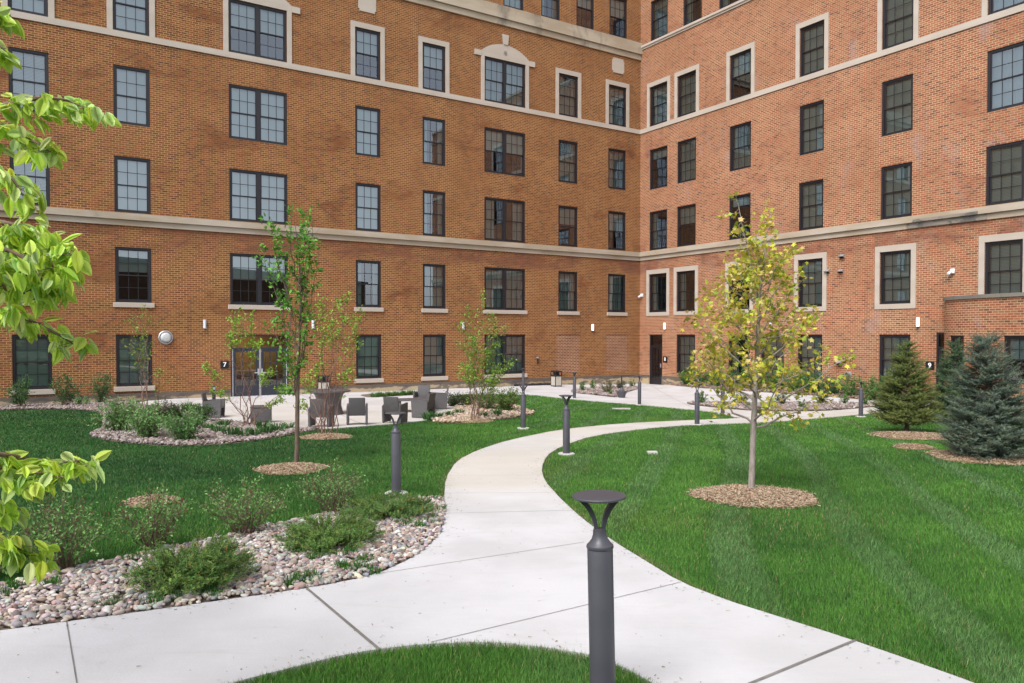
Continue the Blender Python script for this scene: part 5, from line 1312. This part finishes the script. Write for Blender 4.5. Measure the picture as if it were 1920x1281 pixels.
# ---- tree at the left edge of the frame, leaves close to the lens
b0 = np.array([-3.35, 3.35, float(g(-3.35, 3.35))]); r = tag(empty('near_tree', b0), 'near tree whose large bright green leaves reach in from the left edge', 'tree'); t = Plant()
T = np.array([b0 + np.array([0.05 * math.sin(z * 2), 0.04 * math.cos(z * 3), z]) for z in (-0.05, 0.6, 1.2, 1.8, 2.4, 3.0, 3.6, 4.1)]); t.lines.append((T, np.linspace(0.07, 0.02, 8)))
def sprig(f, pts, Y, n_):
    q, _ = onpath(T, f); W = [q] + [at(px, py, Y + rng.normal(0, 0.04)) for px, py in pts]; W = np.array(W)
    tt = np.linspace(0, 1, len(W)); ts = np.linspace(0, 1, 6 * len(W)); P = np.stack([np.interp(ts, tt, W[:, k]) for k in range(3)], 1)
    for _ in range(2): P[1:-1] = (P[:-2] + P[1:-1] * 2 + P[2:]) / 4
    t.lines.append((P, np.linspace(0.013, 0.0022, len(P))))
    n0 = 1.2 / len(W)
    for f2 in np.linspace(n0, 1.0, n_):
        p_, dd = onpath(P, min(f2, 0.999)); side = rng.normal(0, 1, 3); side[2] = abs(side[2]) * 0.2 - 0.35
        L = rng.uniform(0.015, 0.085); e = p_ + unit(side) * L; t.lines.append((curve(p_, e, 0, 0.01, 4), np.linspace(0.0016, 0.0009, 4)))
        for _ in range(4): t.pos.append(e + rng.normal(0, 0.012, 3)); t.dir.append(unit(dd * 0.5 + rng.normal(0, 0.55, 3)))
sprig(0.86, [(-150, -20), (-40, 10), (20, 30)], 2.7, 22); sprig(0.86, [(-160, 90), (-30, 60), (15, 100)], 2.9, 16)
sprig(0.72, [(-120, 220), (20, 195), (80, 182), (125, 188), (160, 203)], 2.75, 36)
sprig(0.70, [(-120, 260), (-20, 235), (40, 250), (95, 285)], 2.85, 34)
sprig(0.66, [(-100, 320), (-30, 310), (20, 330), (45, 370)], 2.7, 22)
sprig(0.62, [(-120, 420), (0, 415), (60, 430), (95, 455), (118, 478)], 2.6, 48)
sprig(0.60, [(-120, 470), (-10, 460), (40, 480), (75, 520), (88, 545)], 2.5, 44)
sprig(0.58, [(-110, 500), (-20, 500), (10, 540), (20, 580)], 2.55, 26); sprig(0.60, [(-100, 420), (20, 440), (70, 480), (108, 505)], 2.75, 30)
sprig(0.55, [(-110, 590), (0, 585), (50, 598), (85, 615), (115, 630), (138, 646)], 2.8, 24)
sprig(0.42, [(-130, 840), (-10, 850), (60, 862), (110, 868), (140, 862), (165, 872)], 2.6, 34); sprig(0.42, [(-120, 880), (0, 875), (60, 885), (120, 895)], 2.55, 24)
sprig(0.34, [(-120, 1010), (-20, 1000), (25, 1020), (52, 1045)], 2.6, 26); sprig(0.36, [(-100, 950), (-30, 935), (0, 960)], 2.6, 12)
for k in range(26):
    q, _ = onpath(T, rng.uniform(0.35, 0.98)); az = rng.uniform(PI * 0.55, PI * 1.6); t.twig(q, (math.cos(az), math.sin(az), 0.25), rng.uniform(0.5, 1.2), 0.012, 4, 0.05, 0.2, 0.3, 2, 0.08, 7)
t.finish(r, 'trunk', M['barkS'], 'crown', BIG_V, BIG_F, 0.060, [(0.58, 0.78, 0.10), (0.66, 0.84, 0.15), (0.50, 0.72, 0.10), (0.70, 0.85, 0.32), (0.56, 0.76, 0.26), (0.64, 0.80, 0.09)], M['leafN'], 0.75, 6, 0.28, smooth=True)

# ---- spruces
def spruce(q, ytop, halfw_px, label, cols, tipcols, seed, clear=0.12, pw=0.7):
    b0 = gp(*q); D0 = b0[1]; H = (q[1] - ytop) / F * D0 * 1.0; Rm = halfw_px / F * D0
    r = tag(empty('spruce_tree', b0), label, 'spruce', 'young spruces by the entrance 9'); lines = []; pos, dr, sc_, tipw = [], [], [], []
    lines.append((np.array([[0, 0, -0.05], [0.01, 0, H * 0.4], [0, 0.01, H * 0.96]]) , np.array([0.055, 0.035, 0.008])))
    z = clear * H
    while z < H * 0.97:
        f = z / H; rad = Rm * (1 - f) ** pw * (0.84 + 0.16 * min(1, f / 0.2)); nb = max(7, int(9 + 15 * (1 - f)))
        for k in range(nb):
            az = rng.uniform(0, 2 * PI); R_ = rad * rng.uniform(0.78, 1.12) + 0.05; zz = z + rng.normal(0, 0.03); el = 0.10 + 0.75 * f ** 1.3 + rng.normal(0, 0.08)
            P = np.array([[math.cos(az) * R_ * s_, math.sin(az) * R_ * s_, zz + R_ * s_ * math.tan(min(el, 1.1)) * 0.75 - 0.10 * R_ * s_ * (1 - s_) * 4 * (1 - f)] for s_ in np.linspace(0, 1, 6)])
            lines.append((P, np.linspace(0.010 * (1 - f) + 0.004, 0.002, 6)))
            for s_ in np.arange(0.22, 1.01, 0.05 / max(R_, 0.06)):
                p_, dd = onpath(P, min(s_, 0.999)); lat = unit(np.cross(dd, [0, 0, 1]))
                w = 0.42 * (1.05 - s_) * R_ + 0.04
                for sg in (-1, 1):
                    d2 = unit(dd * rng.uniform(0.7, 1.1) + sg * lat * rng.uniform(0.4, 0.9) + np.array([0, 0, rng.normal(0.05, 0.2)]))
                    e = p_ + d2 * w * rng.uniform(0.1, 0.8) * (0.3 + 0.7 * rng.random())
                    pos.append(e); dr.append(d2); sc_.append(rng.uniform(0.10, 0.16)); tipw.append(s_)
                pos.append(p_); dr.append(unit(dd + rng.normal(0, 0.15, 3))); sc_.append(rng.uniform(0.09, 0.14)); tipw.append(s_)
        z += 0.062 + 0.045 * f
    for k in range(14): pos.append([0, 0, H * 0.93 + 0.004 * k]); dr.append(unit(np.append(rng.normal(0, 0.4, 2), 1))); sc_.append(0.12); tipw.append(1)
    pos, dr, sc_, tipw = map(np.array, (pos, dr, sc_, tipw)); n = len(pos)
    V, Q = tubes([(l[0], l[1]) for l in lines], 5); mesh_np('trunk', V, [Q], M['barkD'], smooth=True, parent=r)
    c = pick(cols, n, 0.16); tc = pick(tipcols, n, 0.15); w = (np.clip((tipw - 0.72) / 0.28, 0, 1) * rng.random(n))[:, None]; c = c * (1 - w) + tc * w
    V, Fc, c = scatter(ND_V, ND_F, pos, frames(dr, rng.uniform(0, 6.3, n)), sc_, c); mesh_np('crown', V, [Fc], M['needle'], col=c, parent=r)
spruce((1700, 810), 643, 64, 'olive green young spruce standing left of the sign reading 9', [(0.08, 0.115, 0.028), (0.105, 0.145, 0.036), (0.12, 0.15, 0.04)], [(0.26, 0.28, 0.075), (0.20, 0.22, 0.06)], 1, 0.13, 0.92)
spruce((1787, 793), 641, 44, 'narrow dark green spruce half hidden behind the blue spruce', [(0.05, 0.10, 0.05), (0.065, 0.12, 0.06)], [(0.16, 0.21, 0.09), (0.22, 0.25, 0.08)], 2, 0.08, 0.85)
spruce((1850, 858), 628, 82, 'largest blue-grey spruce in a mulch ring at the right edge', [(0.085, 0.125, 0.090), (0.11, 0.15, 0.115), (0.065, 0.095, 0.062)], [(0.21, 0.25, 0.19), (0.22, 0.24, 0.13)], 3, 0.05, 0.72)

# ---- shrubs
def shrub_mesh(W, H, nl, size, cols, bV=DIA_V, bF=DIA_F, nst=14, bark='barkS', mat='leaf', fill=0.55, up=0.6, buds=None, droop=0.0, k=4):
    t = Plant()
    for s_ in range(nst):
        az = rng.uniform(0, 2 * PI); rr = math.sqrt(rng.random()); e = np.array([math.cos(az) * W / 2 * rr, math.sin(az) * W / 2 * rr, H * (1 - 0.45 * rr * rr) * rng.uniform(0.78, 1.06)])
        P = curve(np.array([math.cos(az) * 0.05 * rr, math.sin(az) * 0.05 * rr, -0.02]), e, 0.12, 0.03, 8); t.lines.append((P, np.linspace(0.006, 0.0018, 8)))
        m = int(nl * 1.6 / nst)
        for f in np.sort(rng.uniform(1 - fill - 0.15, 1.0, max(2, m // 6))):
            p_, dd = onpath(P, min(f, 0.999)); d = unit(dd * up + rng.normal(0, 0.7, 3)); L = rng.uniform(0.06, 0.22) * min(1, W)
            e2 = p_ + d * L; t.lines.append((curve(p_, e2, 0, 0.03, 3), np.array([0.002, 0.0015, 0.001])))
            for g_ in np.linspace(0.2, 1, 6): t.pos.append(p_ + d * L * g_ + rng.normal(0, 0.012, 3)); t.dir.append(unit(d * 0.6 + rng.normal(0, 0.6, 3)))
    V, Q = tubes(t.lines, k); P = np.array(t.pos); D = np.array(t.dir); P[:, 2] = np.maximum(P[:, 2], 0.01); n = len(P)
    lv = scatter(bV, bF, P, frames(D + [0, 0, -droop], rng.normal(0, 0.8, n)), size * rng.uniform(0.7, 1.25, n), pick(cols, n, 0.16))
    bd = None
    if buds:
        bp, bd_ = [], []
        for (Pl, rd) in [l for l in t.lines if len(l[0]) == 8]:
            if rng.random() < 0.45:
                for _ in range(int(rng.integers(5, 11))): bp.append(Pl[-1] + rng.normal(0, 0.018, 3) + np.array([0, 0, rng.uniform(0, 0.05)])); bd_.append(unit(rng.normal(0, 0.5, 3) + [0, 0, 1]))
        n2 = len(bp); bd = scatter(DIA_V, DIA_F, np.array(bp), frames(np.array(bd_), rng.uniform(0, 6, n2)), np.full(n2, 0.02), pick([(0.16, 0.03, 0.045), (0.22, 0.05, 0.06), (0.12, 0.03, 0.03)], n2))
    if bd is not None: lv = (np.concatenate([lv[0], bd[0]]), np.concatenate([lv[1], bd[1] + len(lv[0])]), np.concatenate([lv[2], bd[2]]))
    return (V, Q, M[bark]), (lv, M[mat]), None
def put_shrub(name, q, label, spec, group=None, cat='shrub', dz=0.0):
    p = gp(*q) if len(q) == 2 else np.array(q); r = tag(empty(name, (p[0], p[1], p[2] + dz)), label, cat, group)
    (V, Q, bk_), (lv, lm), bd = spec
    mesh_np('stems', V, [Q], bk_, smooth=True, parent=r); mesh_np('foliage', lv[0], [lv[1]], lm, col=lv[2], parent=r)
    if bd is not None: mesh_np('buds', bd[0], [bd[1]], M['leaf'], col=bd[2], parent=r)
    return r
def dup(r, q, label, rz=None, s=1.0, dz=0.0):
    c = copy_tree(r); p = gp(*q); c.location = (p[0], p[1], p[2] + dz); c.rotation_euler = (0, 0, rng.uniform(0, 6.3) if rz is None else rz); c.scale = (s * rng.uniform(0.94, 1.06), s * rng.uniform(0.94, 1.06), s); c['label'] = label; return c
LIL = [(0.15, 0.31, 0.08), (0.19, 0.36, 0.10), (0.22, 0.40, 0.12), (0.11, 0.24, 0.07)]
gl_ = 'budding lilac shrubs behind the river pebbles'
for q, W, H, lab in (((628, 963), 0.85, 0.56, 'sparse lilac with red buds nearest the bollard light, at the right end of the row'), ((458, 1001), 0.82, 0.56, 'sparse lilac with red buds, second from the right in the row behind the pebbles'),
                     ((291, 1030), 0.80, 0.60, 'leggy lilac with bare tan stems in front of the bare soil patch'), ((118, 1067), 0.82, 0.62, 'sparse lilac with red buds below the near tree leaves'), ((-30, 1083), 0.8, 0.62, 'lilac with red buds cut by the left edge of the frame')):
    put_shrub('lilac_shrub', q, lab, shrub_mesh(W, H, 1050, 0.030, LIL, nst=34, fill=0.62, buds=True, k=4), gl_)
# junipers: low arching sprays
def juniper_spec(W, H, nb=95, cols=[(0.07, 0.15, 0.03), (0.10, 0.20, 0.042), (0.13, 0.24, 0.055), (0.18, 0.26, 0.06)]):
    lines, pos, dr, sc_ = [], [], [], []
    for k in range(nb):
        az = rng.uniform(0, 2 * PI); rr = math.sqrt(rng.random()); R_ = W / 2 * (0.35 + 0.7 * rr); hz = H * (1.1 - 0.75 * rr * rr) * rng.uniform(0.7, 1.1)
        P = np.array([[math.cos(az) * R_ * s_, math.sin(az) * R_ * s_, hz * (s_ ** 0.65)] for s_ in np.linspace(0, 1, 7)]); P[1:] += rng.normal(0, 0.012, (6, 3)); lines.append((P, np.linspace(0.005, 0.0015, 7)))
        for s_ in np.arange(0.3, 1.01, 0.045):
            p_, dd = onpath(P, min(s_, 0.999))
            for _ in range(3):
                d = unit(dd + rng.normal(0, 0.5, 3) + [0, 0, 0.45]); pos.append(p_ + rng.normal(0, 0.012, 3)); dr.append(d); sc_.append(rng.uniform(0.045, 0.085))
    n = len(pos); V, Q = tubes(lines, 4); c = pick(cols, n, 0.18); br = rng.random(n) < 0.02; c[br] = pick([(0.30, 0.17, 0.03), (0.36, 0.25, 0.05)], int(br.sum()))
    lv = scatter(ND2_V, ND2_F, np.array(pos), frames(np.array(dr), rng.uniform(0, 6.3, n)), np.array(sc_), c)
    return (V, Q, M['barkS']), (lv, M['needle']), None
gj = 'spreading junipers in the river pebbles'
put_shrub('juniper', (360, 1096), 'largest spreading juniper, front of the pebble bed near the walk', juniper_spec(0.92, 0.30), gj)
put_shrub('juniper', (618, 1022), 'flat spreading juniper in the middle of the pebble bed', juniper_spec(1.0, 0.22), gj)
put_shrub('juniper', (728, 968), 'spreading juniper at the foot of the bollard light by the pebbles', juniper_spec(1.05, 0.2, 90, [(0.08, 0.17, 0.04), (0.11, 0.21, 0.055), (0.15, 0.23, 0.055)]), gj)
# grass tufts and weeds along the pebble bed
tfc = [(0.045, 0.15, 0.02), (0.06, 0.18, 0.03), (0.035, 0.11, 0.018), (0.1, 0.2, 0.05)]
V_, F4, F3, C_, o_ = [], [], [], [], 0
edge = [(206, 1138), (280, 1133), (300, 1128), (330, 1122), (390, 1112), (400, 1118), (545, 1097), (560, 1090), (590, 1085), (640, 1070), (660, 1062), (680, 1068), (690, 1055), (560, 1040), (590, 1050), (660, 1035), (640, 1045), (800, 985), (815, 975), (820, 955), (790, 990), (540, 1033), (700, 1075), (60, 1085), (100, 1098), (30, 1105), (250, 1050), (420, 1015), (0, 1120), (735, 935), (815, 940), (760, 985), (680, 985), (640, 972)]
for q in edge:
    for _ in range(4):
        p = gp(q[0] + rng.normal(0, 7), q[1] + rng.normal(0, 3)); V, Fs, c = tuft_mesh(26, rng.uniform(0.05, 0.12), rng.uniform(0.05, 0.1), tfc, 0.005)
        V_.append(V + p); F4.append(Fs[0] + o_); F3.append(Fs[1] + o_); C_.append(c); o_ += len(V)
tag(mesh_np('bed_grass', np.concatenate(V_), [np.concatenate(F4), np.concatenate(F3)], M['grass'], col=np.concatenate(C_)), kind='stuff')

# shrubs of the island bed
LG = [(0.16, 0.31, 0.10), (0.20, 0.37, 0.12), (0.12, 0.24, 0.07), (0.24, 0.40, 0.15)]
DG = [(0.035, 0.085, 0.025), (0.05, 0.11, 0.03), (0.03, 0.065, 0.022)]
gi = 'rounded shrubs in the left gravel bed'
put_shrub('round_shrub', (222, 810), 'light green round shrub at the left tip of the gravel bed', shrub_mesh(1.15, 0.78, 2200, 0.055, LG, nst=34, fill=0.72), gi)
put_shrub('round_shrub', (277, 822), 'light green round shrub in front of the thin birch', shrub_mesh(1.12, 0.72, 2200, 0.055, LG, nst=34, fill=0.72), gi)
put_shrub('round_shrub', (347, 827), 'bluish green round shrub nearest the lawn in the gravel bed', shrub_mesh(0.95, 0.72, 2200, 0.05, [(0.14, 0.30, 0.09), (0.18, 0.36, 0.12), (0.11, 0.24, 0.07)], nst=34, fill=0.75), gi)
put_shrub('round_shrub', (307, 786), 'dark bronze-green shrub behind the light shrubs', shrub_mesh(0.8, 0.55, 1500, 0.04, [(0.05, 0.075, 0.03), (0.065, 0.09, 0.035), (0.07, 0.075, 0.04)], nst=30, fill=0.8), gi)
put_shrub('round_shrub', (334, 786), 'small deep green shrub beside the bronze one', shrub_mesh(0.62, 0.45, 1300, 0.04, DG + [(0.08, 0.16, 0.03)], nst=26, fill=0.85), gi)
put_shrub('round_shrub', (378, 792), 'dark green shrub touching the side of the armchair', shrub_mesh(0.75, 0.5, 1300, 0.045, [(0.05, 0.12, 0.035), (0.07, 0.15, 0.045)], nst=26, fill=0.8), gi)
put_shrub('round_shrub', (945, 771), 'wide light green shrub right of the fullest birch clump', shrub_mesh(1.35, 0.78, 2200, 0.055, [(0.12, 0.22, 0.045), (0.16, 0.27, 0.055), (0.09, 0.16, 0.04)], nst=36, fill=0.75), gi)
put_shrub('round_shrub', (850, 762), 'dark low shrub between the armchairs and the fullest birch', shrub_mesh(0.9, 0.5, 1200, 0.05, DG, nst=26, fill=0.85), gi)
put_shrub('round_shrub', (876, 762), 'dark mottled shrub behind the fullest birch stems', shrub_mesh(0.85, 0.45, 1200, 0.05, [(0.05, 0.08, 0.03), (0.06, 0.11, 0.035)], nst=26, fill=0.85), gi)
put_shrub('round_shrub', (912, 768), 'green shrub at the foot of the fullest birch', shrub_mesh(1.0, 0.55, 1300, 0.05, [(0.08, 0.15, 0.035), (0.11, 0.2, 0.045)], nst=26, fill=0.8), gi)
# shrubs against the left wall
gw = 'shrubs against the foot of the left wing'
put_shrub('wall_shrub', (38, 764), 'open green shrub under the leftmost ground floor window', shrub_mesh(1.1, 1.0, 1100, 0.06, [(0.06, 0.16, 0.05), (0.08, 0.2, 0.06)], nst=20, fill=0.7), gw)
put_shrub('wall_shrub', (121, 761), 'open green shrub right of the leftmost ground floor window', shrub_mesh(1.1, 1.12, 1100, 0.06, [(0.05, 0.14, 0.04), (0.07, 0.18, 0.055)], nst=20, fill=0.7), gw)
put_shrub('wall_shrub', (190, 756), 'upright green shrub left of the second ground floor window', shrub_mesh(1.0, 1.2, 1100, 0.06, [(0.07, 0.17, 0.06), (0.09, 0.2, 0.07)], nst=20, fill=0.75), gw)
put_shrub('wall_shrub', (155, 763), 'tiny pale shrub between the taller shrubs by the wall', shrub_mesh(0.5, 0.42, 300, 0.05, LG, nst=10), gw)
# hedge along the right wing
gh = 'hedge shrubs along the right wing'
words_ = ['first', 'second', 'third', 'fourth', 'fifth', 'sixth', 'seventh', 'eighth', 'ninth', 'tenth', 'eleventh', 'twelfth', 'thirteenth', 'fourteenth']
hq = [(1265, 721.5), (1289, 722.5), (1315, 724), (1341, 725.5), (1375, 727), (1402, 729), (1428, 730), (1459, 732), (1490, 734.5), (1526, 738), (1562, 740.5), (1594, 744), (1634, 750), (1663, 752)]
hm = [shrub_mesh(1.15, 0.90, 1400, 0.065, [(0.075, 0.20, 0.045), (0.10, 0.25, 0.06), (0.06, 0.15, 0.04)], nst=26, fill=0.8), shrub_mesh(1.2, 0.88, 1600, 0.055, [(0.05, 0.17, 0.045), (0.07, 0.21, 0.055)], nst=30, fill=0.88), shrub_mesh(1.05, 0.95, 950, 0.07, [(0.13, 0.27, 0.065), (0.09, 0.2, 0.05), (0.17, 0.30, 0.08)], nst=22, fill=0.75)]
prot = [None] * 3
for i, q in enumerate(hq):
    kx = (0, 0, 1, 2, 0, 2, 0, 0, 2, 0, 1, 2, 2, 0)[i]; lab = f'{words_[i]} hedge shrub from door 8, ' + ('bright leafy green', 'deep green and dense', 'loose and light green')[kx]
    if prot[kx] is None: prot[kx] = put_shrub('hedge_shrub', q, lab, hm[kx], gh)
    else: dup(prot[kx], q, lab, s=rng.uniform(0.88, 1.1))
# small plants of the two gravel beds by the plaza
def yew_spec(W, H, cols): return shrub_mesh(W, H, 900, 0.06, cols, ND2_V, ND2_F, nst=26, fill=0.85, mat='needle', up=1.2)
gy_ = 'small evergreens in the plaza gravel beds'
yw = put_shrub('small_evergreen', (1390, 759), 'small dark upright evergreen just left of the maple trunk', yew_spec(0.55, 0.45, [(0.04, 0.085, 0.02), (0.06, 0.11, 0.025), (0.03, 0.06, 0.018)]), gy_)
dup(yw, (1466, 760.5), 'small dark evergreen with a reddish dead sprig, right of the maple trunk'); dup(yw, (1540, 758.5), 'roundest dark evergreen in the long gravel bed', s=1.12)
put_shrub('small_evergreen', (1139, 738), 'yellow-tipped dark evergreen in the middle of the small gravel bed', yew_spec(0.65, 0.62, [(0.05, 0.09, 0.02), (0.16, 0.15, 0.02), (0.04, 0.08, 0.02)]), gy_)
dup(yw, (1163, 731), 'dark evergreen directly behind the cigarette urn')
gs_ = 'sparse leafy plants in the plaza gravel beds'
sp1 = put_shrub('leafy_plant', (1093, 734), 'small leafy plant at the left end of the small gravel bed', shrub_mesh(0.4, 0.5, 260, 0.06, GREEN, nst=8, fill=0.8), gs_)
for q, s_, lab in (((1112, 730), 1.0, 'second small leafy plant from the left in the small gravel bed'), ((1185, 727), 0.95, 'leafy plant at the right tip of the small gravel bed'), ((1144, 742), 0.6, 'bright green sprout in front of the yellow-tipped evergreen'), ((1318, 758.5), 1.1, 'tall wispy plant at the left end of the long gravel bed'),
                  ((1402, 765), 0.5, 'low sprout in the gravel beside the maple trunk'), ((1450, 766), 0.75, 'pale wispy plant between two dark evergreens'), ((1504, 767), 0.75, 'small pointed green plant in the middle of the long gravel bed'), ((1583, 760), 1.0, 'leafy plant left of the bollard light by the spruces'), ((1620, 761), 0.8, 'leafy plant right of the bollard light by the spruces')):
    dup(sp1, q, lab, s=s_)
# ornamental grasses and daylilies
gt_ = 'grassy clumps around the patio beds'
def tuft_thing(q, lab, nb, h, rr_, cols, w=0.012):
    V, Fs, c = tuft_mesh(nb, h, rr_, cols, w); o = mesh_np('grass_clump', V, Fs, M['grass'], col=c); o.location = gp(*q); return tag(o, lab, 'grass clump', gt_)
oc = [(0.10, 0.17, 0.03), (0.14, 0.19, 0.05), (0.07, 0.14, 0.03)]
tuft_thing((350, 771), 'short ornamental grass left of the woven armchair', 150, 0.4, 0.3, oc); tuft_thing((366, 772), 'short ornamental grass touching the patio by the armchair', 150, 0.34, 0.28, oc)
for i, (px, py) in enumerate(((704, 745), (718, 744), (733, 743), (748, 742), (762, 741), (776, 740.5))):
    tuft_thing((px, py), f'{words_[i]} ornamental grass from the left in the strip behind the coffee table', 150, 0.27, 0.36, [(0.07, 0.17, 0.025), (0.10, 0.21, 0.03), (0.05, 0.12, 0.02)])
dl = [(0.07, 0.17, 0.045), (0.09, 0.2, 0.06), (0.05, 0.12, 0.035)]
for i, (px, py) in enumerate(((392, 806), (410, 812), (432, 818), (455, 820), (478, 818), (500, 814), (520, 810), (540, 806), (420, 800), (492, 806), (800, 787), (820, 784), (842, 781), (862, 776), (905, 783), (930, 780))):
    pl = ('from the left in the gravel below the reddish birch', 'from the left along the bed under the fullest birch')[i >= 10]; k_ = i if i < 10 else i - 10
    tuft_thing((px, py), f'{words_[k_]} daylily clump {pl}', 60, rng.uniform(0.2, 0.32), 0.26, dl, 0.02)
# ================================================================== SKY, SUN, CAMERA
w = bpy.data.worlds.new('World'); sc.world = w; w.use_nodes = True
N, L = w.node_tree.nodes, w.node_tree.links
bg = N['Background']
sky = N.new('ShaderNodeTexSky'); sky.sky_type = 'NISHITA'; sky.sun_disc = False
SUN_EL, SUN_AZ = math.radians(52), math.radians(-150)     # azimuth from +Y towards +X: over the left shoulder
sky.sun_elevation = SUN_EL; sky.sun_rotation = SUN_AZ; sky.air_density = 1.0; sky.dust_density = 2.0; sky.ozone_density = 1.0
bw_ = N.new('ShaderNodeRGBToBW'); L.new(sky.outputs[0], bw_.inputs[0])
tint = N.new('ShaderNodeVectorMath'); tint.operation = 'SCALE'; tint.inputs[0].default_value = (0.97, 1.0, 1.05); L.new(bw_.outputs[0], tint.inputs['Scale'])
cl = N.new('ShaderNodeTexNoise'); cl.inputs['Scale'].default_value = 1.6; cl.inputs['Detail'].default_value = 6
tcw = N.new('ShaderNodeTexCoord'); L.new(tcw.outputs['Generated'], cl.inputs['Vector'])
mr = N.new('ShaderNodeMapRange'); mr.inputs[1].default_value = 0.3; mr.inputs[2].default_value = 0.7; mr.inputs[3].default_value = 0.9; mr.inputs[4].default_value = 1.35; L.new(cl.outputs['Fac'], mr.inputs[0])
sc2 = N.new('ShaderNodeVectorMath'); sc2.operation = 'SCALE'; L.new(tint.outputs[0], sc2.inputs[0]); L.new(mr.outputs[0], sc2.inputs['Scale'])
mx = N.new('ShaderNodeMix'); mx.data_type = 'RGBA'; mx.inputs[0].default_value = 0.8; L.new(sky.outputs[0], mx.inputs[6]); L.new(sc2.outputs[0], mx.inputs[7])
L.new(mx.outputs[2], bg.inputs['Color']); bg.inputs['Strength'].default_value = 0.15
sd_ = bpy.data.lights.new('sun', 'SUN'); sd_.energy = 1.5; sd_.angle = math.radians(30); sd_.color = (1.0, 0.96, 0.9)
so = bpy.data.objects.new('sun', sd_); COL.objects.link(so)
dv = Vector((math.sin(SUN_AZ) * math.cos(SUN_EL), math.cos(SUN_AZ) * math.cos(SUN_EL), math.sin(SUN_EL)))
so.rotation_euler = dv.to_track_quat('Z', 'Y').to_euler(); so.location = dv * 50
cam = bpy.data.cameras.new('camera'); cam.sensor_width = 36.0; cam.lens = 36.0 * F / 1920.0; cam.clip_start = 0.05; cam.clip_end = 9000
cam.shift_y = (PCY - 640.5) / 1920.0
co = bpy.data.objects.new('camera', cam); COL.objects.link(co); co.location = (0, 0, CZ); co.rotation_euler = (PI / 2 - PITCH, 0, 0)
sc.camera = co
sc.view_settings.view_transform = 'Standard'; sc.view_settings.look = 'None'; sc.view_settings.gamma = 1.0; sc.view_settings.exposure = 1.08
try:
    sc.cycles.use_denoising = True; sc.cycles.denoiser = 'OPENIMAGEDENOISE'
    sc.cycles.max_bounces = 8; sc.cycles.transparent_max_bounces = 12; sc.cycles.glossy_bounces = 3; sc.cycles.caustics_reflective = False; sc.cycles.caustics_refractive = False
except Exception: pass
